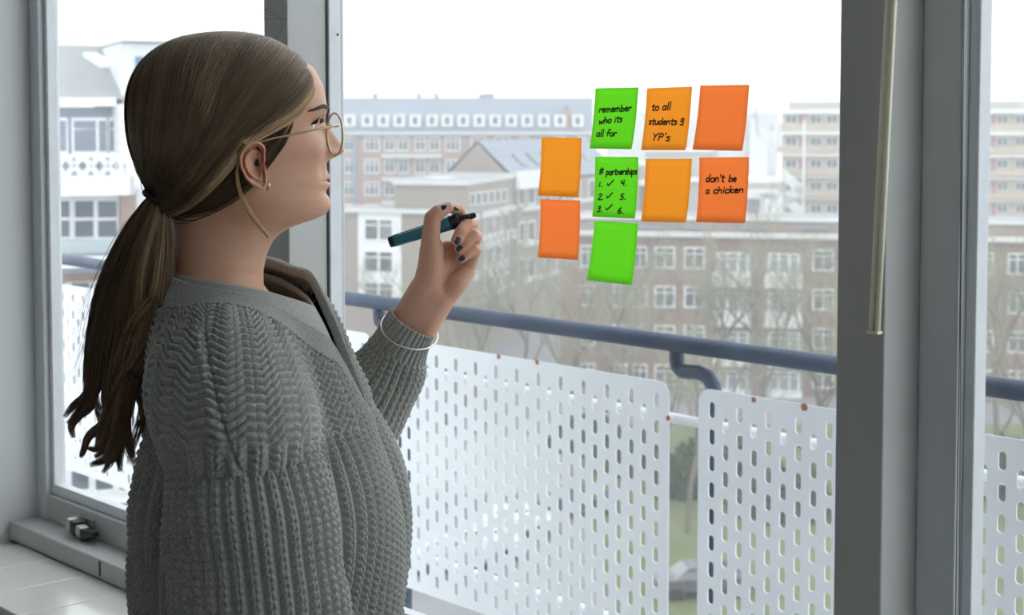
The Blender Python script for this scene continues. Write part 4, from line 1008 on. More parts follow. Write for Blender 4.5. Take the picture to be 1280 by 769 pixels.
# hem rolled in
cen = np.array([0, 0, ZB]); h1 = Pk[:1]*1.0; h1 = np.stack([h1[..., 0]*.95, h1[..., 1]*.95, h1[..., 2]-.012], -1); h2 = np.stack([h1[..., 0]*.93, h1[..., 1]*.93, h1[..., 2]+.004], -1)
Pk = np.concatenate([h2, h1, Pk], 0)
def wool(name, c, c2):
    m = mat(name, c, .95, spec=.15, bump=(1100, .5, .0007), var=(500, 0, c2)); p = m.node_tree.nodes['Principled BSDF']; p.inputs['Sheen Weight'].default_value = .35; p.inputs['Sheen Roughness'].default_value = .6; return m
M_wool = wool('grey_green_wool', (.40, .41, .375), (.24, .245, .225))
card = put('cardigan', grid_mesh('cardigan', TW(Pk[..., 0], Pk[..., 1], Pk[..., 2])-FT, closed_u=True), M_wool, person)

# ---- sleeves
def sleeve(name, pts, rads, flat, nrib, stitch, n_u=420, n_v=260, cuff=0, amp=.0045, ref=None, wr=.0):
    C = spline(pts, n_v); R = spline([(r,) for r in rads], n_v)[:, 0]; Fl = spline([(r,) for r in flat], n_v)[:, 0]
    Tn = np.gradient(C, axis=0); Tn /= np.linalg.norm(Tn, axis=1, keepdims=True)
    nrm = np.empty_like(C); v = np.array(ref, float)
    for i in range(n_v): v = v-Tn[i]*(v @ Tn[i]); v /= np.linalg.norm(v); nrm[i] = v
    bn = np.cross(Tn, nrm); th = np.linspace(0, 2*PI, n_u, endpoint=False)
    L = np.concatenate([[0], np.cumsum(np.linalg.norm(np.diff(C, axis=0), axis=1))])
    s = L[:, None]+0*th[None]; TH = th[None]+0*s
    r = R[:, None]+wr*(np.sin(s*75+2*np.sin(TH))*.6+np.sin(s*41+3*TH)*.4)
    K = amp*knit_rib(TH/(2*PI)*nrib, s/stitch)
    if cuff: 
        cm = np.clip((s-(L[-1]-cuff))/.004, 0, 1); K = K*(1-cm)+.0032*np.abs(np.cos(TH*nrib*.62))**1.2*cm
    r = r+K
    P = C[:, None]+nrm[:, None]*(r*np.cos(TH))[..., None]+bn[:, None]*(r*np.sin(TH)*Fl[:, None])[..., None]
    # turned-in end
    i1 = C[-1]+(P[-1]-C[-1])*.90; i2 = C[-8]+(P[-8]-C[-8])*.88
    P = np.concatenate([P, i1[None], i2[None]], 0)
    return grid_mesh(name, P-FT, closed_u=True)
tw = lambda f, l, z: TW(np.array(f), np.array(l), np.array(z))
sl = sleeve('sleeve', [tw(.002, .170, 1.235), tw(.010, .180, 1.17), tw(.020, .188, 1.08), tw(.028, .192, .99), tw(.04, .193, .90), tw(.08, .188, .84)],
   [.066, .086, .089, .090, .088, .07], [.98, .92, .88, .86, .86, .85], 36, .0088, n_u=520, n_v=300, amp=.0078, ref=Ft, wr=.0022)
put('sleeve', sl, M_wool, person)
pe = [at(365, 520, 1.98), at(400, 560, 2.03), at(440, 530, 2.07), at(478, 476, 2.06), at(497, 437, 2.055), at(517.5, 404, 2.05)]
sl2 = sleeve('sleeve', [A(p) for p in pe], [.06, .066, .060, .052, .041, .0345], [1, 1, .95, .92, .9, .88], 26, .0078, n_u=360, n_v=240, cuff=.045, amp=.0056, ref=A(RIGHT), wr=.003)
put('sleeve', sl2, M_wool, person)

# ---- trousers, legs, feet (below the frame), plus the covered torso and arm of the body
M_tr = mat('black_trousers', (.018, .018, .021), .6, bump=(400, .3)); M_shoe = mat('black_shoe_leather', (.015, .015, .016), .35)
def loft(rows, n=40):
    th = np.linspace(0, 2*PI, n, endpoint=False); return np.array([[(c[0]+a*math.cos(t), c[1]+b*math.sin(t), c[2]) for t in th] for c, a, b in rows])
rows = [((-.004, 0, 1.015), .118, .136), ((-.004, 0, .95), .128, .148), ((-.01, 0, .85), .135, .18), ((-.005, 0, .78), .12, .18)]
q = loft(rows); hip = grid_mesh('trousers', TW(q[..., 0], q[..., 1], q[..., 2])-FT, closed_u=True)
bmt = bmesh.new(); bmt.from_mesh(hip)
for s in (-1, 1):
    q = loft([((-.005, s*.09, .86), .095, .088), ((-.002, s*.088, .7), .085, .08), ((.004, s*.085, .5), .06, .06), ((-.008, s*.083, .3), .055, .055), ((-.015, s*.08, .085), .045, .045)], 28)
    tmp = grid_mesh('t', TW(q[..., 0], q[..., 1], q[..., 2])-FT, closed_u=True); bmt.from_mesh(tmp)
bmt.to_mesh(hip); bmt.free(); put('trousers', hip, M_tr, person, smooth=True)
q = loft([((-.004, 0, 1.020), .121, .139), ((-.004, 0, .985), .125, .143)]); bl = put('waistband', grid_mesh('waistband', TW(q[..., 0], q[..., 1], q[..., 2])-FT, closed_u=True), M_shoe, person); bl.modifiers.new('t', 'SOLIDIFY').thickness = .003
for s in (-1, 1):
    q = loft([((.03, s*.08, 0), .12, .043), ((.03, s*.08, .02), .125, .045), ((.02, s*.08, .05), .10, .042), ((-.02, s*.08, .10), .055, .04)], 28); q[0, :, 2] = 0
    bmt = bmesh.new(); sh = grid_mesh('shoe', TW(q[..., 0], q[..., 1], q[..., 2])-FT, closed_u=True); bmt.from_mesh(sh); bmt.verts.ensure_lookup_table(); bmt.faces.new([bmt.verts[i] for i in range(28)][::-1]); bmt.to_mesh(sh); bmt.free(); put('shoe', sh, M_shoe, person, smooth=True)
# covered torso + near arm + legs of the skin body
q = loft([((-.050, 0, 1.39), .05, .05), ((-.042, 0, 1.345), .076, .075), ((-.025, 0, 1.28), .102, .12), ((-.01, 0, 1.2), .105, .13), ((-.0, 0, 1.05), .10, .125), ((-.005, 0, .9), .10, .15)], 48)
tor = grid_mesh('tor', TW(q[..., 0], q[..., 1], q[..., 2])-FT, closed_u=True, cols=np.tile(SKIN, (6, 48, 1)))
ar = MB(FT).tube([Vector(tw(-.02, .14, 1.28)), Vector(tw(.010, .18, 1.15)), Vector(tw(.025, .19, 1.0)), Vector(tw(.07, .19, .87))], [.045, .042, .038, .03], 20).tube([Vector(tw(-.014, -.14, 1.3)), pe[1], pe[2], hp(470, 490, 20)], [.045, .04, .038, .034], 20).mesh('arm')
ca_ = ar.color_attributes.new('tint', 'FLOAT_COLOR', 'POINT'); ca_.data.foreach_set('color', np.tile(SKIN, (len(ar.vertices), 1)).reshape(-1).astype(np.float32))
# grey knitted top under the cardigan, dipping at the front
kv = np.linspace(.08, 1, 90); Ck = cast(*ray_grid(cphi, kv, lambda ph: np.interp(np.abs(ph), [0, .4, .9, 1.6, PI], [57, 60, 63, 66, 69])*PI/180)); Ck = blur_rows(Ck[:, :-1], 7)
Nk = normals(Ck); Nk *= np.sign((Nk*(Ck-np.array([-.01, 0, 1.15]))).sum(-1).mean()); Ck = Ck-Nk*(.0075+.004*np.clip(1-kv[:, None]*1.6, 0, 1))[..., None]
Ck = np.concatenate([Ck, Ck[-1:]-Nk[-1:]*.003, Ck[-4:-3]-Nk[-4:-3]*.004], 0)
M_top = wool('grey_jersey', (.36, .365, .34), (.27, .275, .255))
kt = put('knit_top', grid_mesh('knit_top', TW(Ck[..., 0], Ck[..., 1], Ck[..., 2])-FT, closed_u=True), M_top, person)
# one mesh for the body
bmB = bmesh.new()
for m_ in [head_me, hand_me, ears[0], ears[1], tor, ar]: bmB.from_mesh(m_)
body = bpy.data.meshes.new('body'); bmB.to_mesh(body); bmB.free(); body.attributes.active_color = body.color_attributes[0] if body.color_attributes else None
put('body', body, M_skin, person, smooth=True)

def head_front(l, py):      # surface f of the face at (l, py)
    i = int(np.argmin(np.abs(pys-py))); j = np.where(ct > .05)[0]; jj = j[np.argmin(np.abs(Lh[i, j]-l))]; return Fh[i, jj]
# ---- eyes, lashes, brows
M_eye = mat('eye_white', (.75, .72, .70), .12, coat=.6); M_iris = mat('grey_blue_iris', (.10, .16, .22), .1, coat=1); M_lash = mat('dark_lashes', (.02, .014, .012), .6)
fo = lambda f, l, z: Vector(HW(np.array(f), np.array(l), np.array(z)))
for s in (1, -1):
    ef = float(head_front(s*.032, 157.5)); c = fo(ef-.0105, s*.032, zpy(157.5)); q = MB(FT)
    def ball(center, r, nn=20):
        vs = []; fs = []
        for i in range(nn+1):
            for j in range(nn*2): a = PI*i/nn; b_ = PI*j/nn; vs.append(center+Vector((math.sin(a)*math.cos(b_), math.sin(a)*math.sin(b_), math.cos(a)))*r)
        for i in range(nn):
            for j in range(nn*2): fs.append((i*2*nn+j, (i+1)*2*nn+j, (i+1)*2*nn+(j+1) % (2*nn), i*2*nn+(j+1) % (2*nn)))
        return vs, fs
    q.add(*ball(c, .0118)); eo = q.build('eye', M_eye, person, smooth=True)
    q = MB(FT); q.add(*ball(c+Vector(Fw)*.0064, .0062)); q.build('iris', M_iris, eo, smooth=True)
    # lids and lashes
    q = MB(FT)
    for k in range(26):
        t = k/25; l0 = s*(.019+.027*t); z0 = zpy(153.5-5*math.sin(PI*t)+2*t); f0 = float(head_front(s*(.019+.027*t), 156))+.001
        p0 = fo(f0, l0, z0); L_ = .0065
        p1 = p0+Vector(Fw)*L_*.7+Vector(Rw)*(s*(t-.4)*.008)+Vector((0, 0, L_*.15)); p2 = p1+Vector(Fw)*L_*.25+Vector((0, 0, L_*.45)); q.tube([p0, p1, p2], [.00045, .0003, .0001], 4)
    q.tube([fo(float(head_front(s*(.019+.027*k/12), 156))+.0005, s*(.019+.027*k/12), zpy(154-5*math.sin(PI*k/12)+2*k/12)) for k in range(13)], .0007, 8)
    q.build('eyelashes', M_lash, person)
M_brow = mat('brown_brow_hair', (.07, .04, .025), .7)
for s in (1, -1):
    q = MB(FT); rb = random.Random(3)
    for k in range(620):
        t = rb.random(); l_ = .013+.040*t; py = 138-5.5*math.sin(min(1, t*1.15)*PI*.62)+ (t > .7)*(t-.7)*14+rb.uniform(-3.6, 3.6)*(1-.6*t)
        f0 = head_front(s*l_, py)+.0004; l2 = l_+.006; py2 = py-1.2+3.2*t; f1 = head_front(s*l2, py2)+.0012
        q.tube([fo(f0, s*l_, zpy(py)), fo((f0+f1)/2+.0008, s*(l_+l2)/2, zpy((py+py2)/2)), fo(f1, s*l2, zpy(py2))], [.00045, .0004, .00015], 3, cap=False)
    tag(q.build('eyebrow', M_brow, person), kind='stuff')

# ---- glasses
M_gold = mat('pale_gold_wire', (.62, .46, .28), .3, .95)
M_lens = bpy.data.materials.new('spectacle_lens'); M_lens.use_nodes = True; n_ = M_lens.node_tree; n_.nodes.clear()
o1 = n_.nodes.new('ShaderNodeOutputMaterial'); t1 = n_.nodes.new('ShaderNodeBsdfTransparent'); t1.inputs[0].default_value = (.93, .97, .97, 1); g1 = n_.nodes.new('ShaderNodeBsdfGlossy'); g1.inputs['Roughness'].default_value = .03
x1 = n_.nodes.new('ShaderNodeMixShader'); x1.inputs[0].default_value = .08; n_.links.new(t1.outputs[0], x1.inputs[1]); n_.links.new(g1.outputs[0], x1.inputs[2]); n_.links.new(x1.outputs[0], o1.inputs[0])
gl_ = thing('glasses', (0, 0, 0)); gl_.parent = person
gf = .1125
def lens_pt(s, a, k=1.0): return fo(gf+.012*math.cos(a)*k*.25, s*(.0365+.0258*math.cos(a)*k), zpy(168)+.0245*math.sin(a)*k)
for s in (1, -1):
    MB(FT).tube([lens_pt(s, 2*PI*k/48) for k in range(49)], .00115, 8, cap=False).build('lens_rim', M_gold, gl_, smooth=True)
    q = MB(FT); q.add([lens_pt(s, 0, 0)]+[lens_pt(s, 2*PI*k/48, .99) for k in range(48)], [(0, 1+k, 1+(k+1) % 48) for k in range(48)]); q.build('lens', M_lens, gl_)
    hz_ = zpy(157.5)
    q = MB(FT); q.tube([fo(gf-.006, s*.0615, hz_), fo(gf-.004, s*.068, hz_+.0005), fo(gf-.012, s*.072, hz_+.0002), *[fo(loc(*q_)[0], s*q_[2], loc(*q_)[2]) for q_ in ((375, 166.5, .0765), (345, 172, .079), (325, 177, .080), (312, 190, .078))]], [.0016, .0018, .0014, .0012, .0012, .0014, .0016], 8, flat=.6, ref=(0, 0, 1)); q.build('temple', M_gold, gl_, smooth=True)
    MB(FT).tube([fo(gf-.002, s*.0135, zpy(160)), fo(gf-.009, s*.0125, zpy(163)), fo(gf-.012, s*.0125, zpy(168))], .0007, 6).build('pad_arm', M_gold, gl_, smooth=True)
    MB(FT).tube([fo(gf-.012, s*.0125, zpy(164)), fo(gf-.0125, s*.0135, zpy(173))], [.0022, .0027], 10, flat=.5).build('nose_pad', M_lens, gl_, smooth=True)
MB(FT).tube([fo(gf, -.0125, zpy(160)), fo(gf+.004, -.005, zpy(156.5)), fo(gf+.004, .005, zpy(156.5)), fo(gf, .0125, zpy(160))], .001, 8).build('bridge', M_gold, gl_, smooth=True)
# earring
M_silver = mat('silver', (.72, .71, .70), .22, 1.0)
ep = fo(*loc(332, 232, .083)); MB(FT).tube([ep+Vector((0, 0, .0045))+Vector(Fw)*.001, ep+Vector(Rw)*.0025+Vector(Fw)*.003, ep-Vector((0, 0, .0045))+Vector(Fw)*.001], [.0014, .0018, .0014], 8).build('earring', M_silver, person, smooth=True)

# ---- hair on the head
hcz = float(zpy(140)); HCC = np.array([-.005, 0, hcz])
def hull_r(d):
    """hair hull radius along unit directions d[...,3] from HCC (local f,l,z)"""
    a = np.where(d[..., 0] > 0, .1090, .1165); b = .0885; c = np.where(d[..., 2] > 0, .0930, .1250); n = 2.25
    return ((np.abs(d[..., 0])/a)**n+(np.abs(d[..., 1])/b)**n+(np.abs(d[..., 2])/c)**n)**(-1/n)
tie = np.array([(-(290-196)*.925e-3+.0)/math.cos(PSI)*1.0, .004, float(zpy(249))])
def hdir(p): v = np.asarray(p)-HCC; return v/np.linalg.norm(v, axis=-1, keepdims=True)
def path(S, Cn, m=30, inset=0.0, ends=None):
    """S,Cn: (n,3) local start and control points -> (n,m,3) local strands over the hull to the tie"""
    n = len(S); ds = hdir(S); d1 = hdir(Cn[:, 0]); d2 = hdir(Cn[:, 1]); te = tie+ends; de = hdir(te); rs = np.linalg.norm(S-HCC, axis=-1); re = np.linalg.norm(te-HCC, axis=-1)
    t = np.linspace(0, 1, m)[None, :, None]; K_ = [2*ds-d1, ds, d1, d2, de, 2*de-d2]; x_ = t[0, :, 0]*3*(1-1e-9); ix = x_.astype(int); ft = (x_-ix)[None, :, None]
    KS = np.stack(K_, 1); p0, p1, p2, p3 = KS[:, ix], KS[:, ix+1], KS[:, ix+2], KS[:, ix+3]
    q = .5*((2*p1)+(-p0+p2)*ft+(2*p0-5*p1+4*p2-p3)*ft**2+(-p0+3*p1-3*p2+p3)*ft**3); q /= np.linalg.norm(q, axis=-1, keepdims=True)
    t = t[..., 0]; r = hull_r(q)-inset[:, None]
    we = np.clip((t-.62)/.38, 0, 1)**2*(3-2*np.clip((t-.62)/.38, 0, 1)); r = r*(1-we)+re[:, None]*we
    ws = np.clip(t/.06, 0, 1); r = np.where(ws < 1, rs[:, None]*(1-ws)+r*ws, r)
    return HCC+q*r[..., None]
def scalp(f, l):   # start points along the parting: hull point above (f,l)
    pass
def part_start(u, side, jit):
    """u 0 forehead .. 1 crown"""
    f = np.interp(u, [0, .06, .15, .4, .7, 1], [.0965, .092, .080, .035, -.02, -.075]); z = zpy(np.interp(u, [0, .06, .15, .4, .7, 1], [92, 82, 68, 50, 46, 62]))
    l = side*(.004+.022*(1-np.clip(u/.15, 0, 1)))*1.0+side*jit
    P = np.stack([f, l, z], -1); d = hdir(P); return HCC+d*(hull_r(d)-.0008)[:, None]
UK = [0, .12, .4, .7, .88, 1]
MID1 = [loc(*a) for a in ((371, 136, .064), (345, 120, .077), (285, 103, .086), (230, 105, .070), (198, 112, .042), (184, 112, .012))]
MID2 = [loc(*a) for a in ((305, 180, .082), (285, 184, .088), (250, 182, .086), (214, 186, .062), (190, 186, .036), (180, 188, .012))]
def mids(u, side, MM):
    M_ = np.stack([np.interp(u, UK, [m_[k] for m_ in MM]) for k in range(3)], -1); M_[:, 1] *= side; return M_
def ctrl(u, side): return np.stack([mids(u, side, MID1), mids(u, side, MID2)], 1)
def ctrl_old(u, side):
    f = np.interp(u, [0, .12, .4, .7, 1], [.078, .066, .01, -.06, -.11]); l = side*np.interp(u, [0, .12, .4, .7, 1], [.074, .084, .098, .092, .06]); z = zpy(np.interp(u, [0, .12, .4, .7, 1], [178, 165, 150, 130, 130]))
    return np.stack([f, l, z], -1)
def fam(n, side, seed, u=None, inset=None):
    r_ = np.random.default_rng(seed); u = r_.uniform(0, 1, n)**1.15 if u is None else u; n = len(u)
    jit = r_.uniform(0, .004, n)-np.where(u > .8, r_.uniform(0, .012, n), 0); S = part_start(u, side, jit); Cn = ctrl(u, side)+r_.normal(size=(n, 1, 3))*.0022
    fr = (1-u)*.9; ang = PI*(.5-1.0*u)  # where the strand meets the tie: lower front strands enter below
    ends = np.stack([.010*np.cos(ang)*0+.004*r_.normal(size=n)*.6+.006, side*(.004+.008*np.sin(PI*u))+r_.normal(size=n)*.002, .013*(2*u-1)+r_.normal(size=n)*.002], -1)
    ins = r_.uniform(0, .0035, n) if inset is None else np.full(n, inset); return path(S, Cn, 34, ins, ends), u
ST = []; TO = []
for side, n in ((1, 4200), (-1, 1900)):
    P_, u = fam(n, side, 10+side); lock = np.sin(u*57)*.5+np.sin(u*131+1)*.35+np.sin(u*23+2)*.4
    to = .24+.15*lock+rng.normal(size=n)*.07; hl = np.exp(-((u-.0)/.03)**2)*.6+np.exp(-((u-.17)/.014)**2)*.22+np.exp(-((u-.30)/.012)**2)*.18+np.exp(-((u-.11)/.012)**2)*.12
    ST.append(P_); TO.append(np.clip(to+hl*rng.uniform(.5, 1.1, n), 0.02, 1))
# wave: gentle clumps in depth so that light breaks up
P_ = np.concatenate(ST); to = np.concatenate(TO); n = len(P_)
m = P_.shape[1]; rad_ = np.full((n, m), .00050); rad_[:, 0] = .0003
hair = thing('hair', (0, 0, 0)); hair.parent = person
so = put('head_hair', strands_mesh('head_hair', HW(P_[..., 0], P_[..., 1], P_[..., 2])-FT, rad_, to), M_hair, hair); so['kind'] = 'stuff'
# under-layer cap following the same family
caps = []
for side in (1, -1):
    u = np.linspace(0, 1, 60); Pc, _ = fam(60, side, 5, u=u, inset=.0065); caps.append(Pc if side > 0 else Pc[::-1])
Pc = np.concatenate([caps[1], caps[0]][::1], 0)
for k_, Pc in enumerate(caps):
    S0 = Pc.copy(); r0 = .0; me_ = grid_mesh('under_hair', HW(S0[..., 0], S0[..., 1], S0[..., 2])-FT); put('under_hair', me_, M_cap, hair)
# skull-hugging dark roots: from the temple round above the ear to the nape (covers scalp skin)
mask_pts = []
i0 = np.searchsorted(pys, 56); 
HL_ = [(374, 86, .02), (380, 102, .045), (378, 125, .062), (368, 148, .070), (362, 165, .073), (357, 177, .075), (346, 185, .076), (330, 190, .076), (304, 193, .073), (296, 200, .071), (285, 212, .067), (270, 230, .062), (263, 246, .056), (240, 257, .05), (212, 266, .04)]
HLF = [.03, .05]+[loc(*a_)[0] for a_ in HL_]; HLP = [60, 76]+[a_[1] for a_ in HL_]
def roots():
    keep = np.zeros_like(Fh, bool)
    hair_line = np.interp(PYg, HLP, HLF)
    keep = (Fh < hair_line) & (PYg < 266); solid = (Fh < hair_line-.007) & (PYg < 262)
    off = .0022; Pl = np.stack([Fh, Lh, Zh], -1); N = normals(Pl); N *= np.sign((N*(Pl-HCC)).sum(-1).mean()); Pl = Pl+N*off
    W_ = HW(Pl[..., 0], Pl[..., 1], Pl[..., 2])-FT; nv_, nu_ = keep.shape; vs = {}; V = []; Fc = []
    step = 2
    def vid(i, j):
        j %= nu_; k = (i, j)
        if k not in vs: vs[k] = len(V); V.append(W_[i, j])
        return vs[k]
    for i in range(0, nv_-step, step):
        for j in range(0, nu_, step):
            if solid[i, j] and solid[i+step, j] and solid[i, (j+step) % nu_]: Fc.append((vid(i, j), vid(i, j+step), vid(i+step, j+step), vid(i+step, j)))
    me_ = bpy.data.meshes.new('hair_roots'); me_.from_pydata([tuple(v) for v in V], [], Fc); return me_, keep
rme, keep = roots(); put('hair_roots', rme, M_cap, hair, smooth=True)
# short hairs at temple, over and behind the ear and on the nape, combed to the tie
def surf_strands(seeds, m=16, off0=.0006, lift=.005):
    out = []
    for (f, l, py) in seeds: out.append((f, l, float(zpy(py))))
    return np.array(out)
rr = np.random.default_rng(4); ii, jj = np.where(keep[:, :] & (PYg > 150) & (al > .02) ); sel = rr.choice(len(ii), 3600, replace=False)
S0 = np.stack([Fh[ii[sel], jj[sel]], Lh[ii[sel], jj[sel]], Zh[ii[sel], jj[sel]]], -1); sg = np.sign(S0[:, 1])
m = 18; t = np.linspace(0, 1, m)[None, :, None]; te = tie+np.stack([np.full(len(S0), .012)+rr.normal(size=len(S0))*.003, sg*.006+rr.normal(size=len(S0))*.002, rr.normal(size=len(S0))*.005-.008], -1)
d0 = hdir(S0); d1 = hdir(te); q = d0[:, None]*(1-t)+d1[:, None]*t; q /= np.linalg.norm(q, axis=-1, keepdims=True)
r0 = np.linalg.norm(S0-HCC, axis=-1)[:, None]; r1 = np.linalg.norm(te-HCC, axis=-1)[:, None]; t2 = t[..., 0]
# follow the skull: radius looked up from the slice table
def skull_r(q):
    lo = np.zeros(q.shape[:-1]); hi = np.full(q.shape[:-1], .2)
    for _ in range(14):
        mid = (lo+hi)/2; p = HCC+q*mid[..., None]; py = 155-(p[..., 2]-EYE)/.925e-3; c_ = np.interp(py, pys, c0); a_ = np.interp(py, pys, a0); w_ = np.interp(py, pys, hw)
        ins = ((p[..., 0]-c_)/a_)**2+(p[..., 1]/w_)**2 < 1; lo = np.where(ins & (py > 53), mid, lo); hi = np.where(ins & (py > 53), hi, mid)
    return lo
sr = skull_r(q)+.0028+rr.uniform(0, .0016, (len(S0), 1)); we = np.clip((t2-.75)/.25, 0, 1); r = sr*(1-we)+np.maximum(r1, sr*0+r1)*we
Pn = HCC+q*r[..., None]; cut = (np.linalg.norm(S0-tie, axis=1) > .01); Pn = Pn[cut]
o_ = put('nape_hair', strands_mesh('nape_hair', HW(Pn[..., 0], Pn[..., 1], Pn[..., 2])-FT, np.full(Pn.shape[:2], .0004), np.clip(.10+rr.normal(size=len(Pn))*.06, 0, 1)), M_hair, hair); o_['kind'] = 'stuff'
# ---- loose strands in photo space: guide points (px, py, extra distance in mm), half width mm, count, tone
def pxs(pts, D0): return [A(at(x, y, D0+d*.001))-FT for x, y, d in pts]
LST = []; LRD = []; LTO = []
def lock(pts, w, cnt, tone, D0=1.80, m=44, tip=.35, fr=.0006, seed=0, wid0=1.0, rs=.00045, thick=.7):
    r_ = np.random.default_rng(seed+len(LST)*7); G_ = spline(pxs(pts, D0), m); wv = spline([(x,) for x in w], m)[:, 0]*.001
    Tn = np.gradient(G_, axis=0); Tn /= np.linalg.norm(Tn, axis=1, keepdims=True); vw = A(VIEW); sd = np.cross(Tn, vw); sd /= np.linalg.norm(sd, axis=1, keepdims=True)
    ang = r_.uniform(0, 2*PI, cnt); rad = np.sqrt(r_.uniform(0, 1, cnt)); ox, oy = rad*np.cos(ang), rad*np.sin(ang)*thick
    tl = np.linspace(0, 1, m); ph = r_.uniform(0, 6.28, cnt)
    X = G_[None]+sd[None]*(ox[:, None]*wv[None])[..., None]+vw[None, None]*(oy[:, None]*wv[None])[..., None]
    fz = fr*np.sin(tl[None]*r_.uniform(4, 9, cnt)[:, None]+ph[:, None])*tl[None]*3; X = X+sd[None]*fz[..., None]
    # strands end at different lengths
    end = 1-r_.uniform(0, 1, cnt)**2.2*tip*.6
    idx = tl[None]*end[:, None]*(m-1); i = np.clip(idx.astype(int), 0, m-2); f_ = (idx-i)[..., None]; k = np.arange(cnt)[:, None]; X = X[k, i]*(1-f_)+X[k, i+1]*f_
    rd = np.full((cnt, m), rs); kk = min(16, m); rd[:, -kk:] *= np.linspace(1, .15, kk)
    LST.append(X); LRD.append(rd); LTO.append(np.clip(tone+.04+r_.normal(size=cnt)*.10, 0, 1))
LK = [
 ([(192, 246, 0), (183, 262, -2), (160, 305, 0), (135, 365, 4), (120, 425, 6), (115, 470, 6), (112, 505, 8), (96, 520, 6), (84, 530, 6)], [5, 9, 14, 15, 12, 10, 8, 5, 2], 420, .20),
 ([(196, 246, -4), (186, 264, -8), (165, 310, -8), (142, 370, -4), (124, 430, -2), (118, 480, 0), (104, 512, 2), (90, 532, 0), (92, 548, 0)], [5, 9, 13, 14, 12, 10, 7, 4, 1.5], 340, .25),
 ([(194, 246, 2), (180, 268, 4), (158, 320, 8), (138, 380, 10), (122, 450, 10), (112, 490, 8), (92, 508, 6), (80, 522, 4)], [5, 8, 12, 12, 9, 7, 4, 1.5], 260, .16),
 ([(198, 247, -4), (192, 270, -12), (178, 320, -12), (162, 380, -8), (150, 435, -6), (140, 490, -4), (138, 530, -4), (132, 560, -2), (118, 572, 0)], [5, 9, 14, 15, 14, 12, 9, 6, 2], 460, .24),
 ([(200, 247, -4), (198, 272, -12), (190, 325, -14), (178, 385, -12), (168, 440, -12), (158, 490, -10), (152, 530, -8), (148, 562, -6), (150, 590, -6)], [5, 8, 13, 14, 13, 12, 10, 7, 2], 460, .28),
 ([(202, 248, -4), (203, 272, -10), (201, 320, -14), (194, 370, -16), (184, 415, -18), (166, 455, -18), (146, 495, -14), (130, 535, -10), (122, 560, -8), (108, 560, -6)], [4, 7, 10, 11, 10, 10, 9, 7, 4, 1.5], 360, .38),
 ([(203, 250, -2), (207, 275, -8), (208, 320, -12), (203, 370, -16), (195, 410, -20), (182, 440, -22), (166, 470, -22), (158, 510, -18), (160, 545, -16), (168, 570, -14)], [4, 6, 8, 9, 8, 8, 9, 9, 7, 2], 300, .30),
 ([(200, 248, -8), (194, 275, -18), (182, 320, -20), (176, 350, -20), (174, 400, -20), (168, 450, -20), (150, 500, -16), (142, 545, -12), (130, 578, -10)], [3, 4, 5, 6, 6, 7, 7, 6, 2], 240, .48),
 ([(204, 249, -6), (204, 275, -14), (198, 330, -20), (190, 372, -24), (172, 395, -24), (158, 425, -20), (148, 470, -14), (150, 520, -12), (160, 560, -12), (172, 590, -10)], [2, 3, 4, 5, 6, 7, 8, 8, 6, 2], 240, .42),
 ([(196, 247, 4), (188, 275, 8), (172, 330, 12), (155, 400, 14), (146, 470, 12), (145, 530, 8), (135, 570, 6), (112, 582, 4)], [5, 9, 15, 17, 15, 11, 6, 2], 420, .14),
 ([(205, 252, 0), (211, 285, -4), (213, 330, -6), (207, 380, -10), (200, 430, -12), (186, 490, -14), (172, 540, -12), (160, 580, -10)], [3, 4, 5, 6, 7, 7, 6, 2], 200, .20),
 ([(192, 246, 0), (176, 270, 0), (150, 320, 2), (126, 380, 6), (114, 430, 8), (112, 470, 8), (122, 510, 6), (128, 540, 4)], [3, 5, 6, 6, 6, 6, 4, 1], 170, .33),
 ([(150, 500, -10), (134, 528, -8), (112, 545, -8), (104, 565, -8), (100, 572, -8)], [8, 8, 5, 3, 1], 150, .3),
 ([(158, 510, -14), (148, 545, -12), (138, 575, -10), (128, 592, -8)], [8, 7, 5, 1], 150, .3),
]
for p_, w_, n_c, to_ in LK: lock(p_, [a_*(1 if i_ < len(w_)-3 else .9) for i_, a_ in enumerate(w_[:-1])]+[w_[-1]*.5], n_c, to_, seed=3, tip=.85)
# fly-aways
r_ = np.random.default_rng(9)
for k in range(26):
    x0 = r_.uniform(120, 200); b_ = r_.uniform(-14, 4)
    lock([(196, 250, 0), (172+b_, 290+r_.uniform(-10, 10), 0), (140+b_*1.6, 350, 0), (118+b_*1.6, 430+r_.uniform(-20, 20), 0), (108+b_*2, 490, 0)], [4, 6, 8, 8, 8], 2, .25, rs=.00022, fr=.002, seed=k)
X = np.concatenate(LST); o_ = put('ponytail', strands_mesh('ponytail', X, np.concatenate(LRD), np.concatenate(LTO)), M_hair, hair); o_['kind'] = 'stuff'
# loose wisp behind the ear and short fly-aways on the crown
LST, LRD, LTO = [], [], []
lock([(304, 184, -18), (299, 196, -24), (296, 215, -20), (300, 240, -12), (310, 262, -6), (322, 280, -3), (335, 297, -2)], [.8, 1.0, 1.3, 1.8, 2.0, 1.6, .2], 70, 1.0, D0=1.79, m=24, fr=.0004)
lock([(306, 180, -4), (292, 200, -2), (272, 216, 0), (250, 232, 4), (215, 246, 10)], [2, 4, 4, 3, 2], 90, .5, D0=1.765, m=24, fr=.0004)
for k in range(40):
    a = r_.uniform(-.2, 2.9); x0, y0 = 288+100*math.cos(a), 128-86*math.sin(a); dx, dy = r_.uniform(-14, 14), r_.uniform(-10, 2)
    lock([(x0, y0, 0), (x0+dx*.5, y0+dy-3, 0), (x0+dx, y0+dy*.6-2, 0)], [1, 1, 1], 1, .4, D0=1.86, m=12, rs=.00016, seed=k)
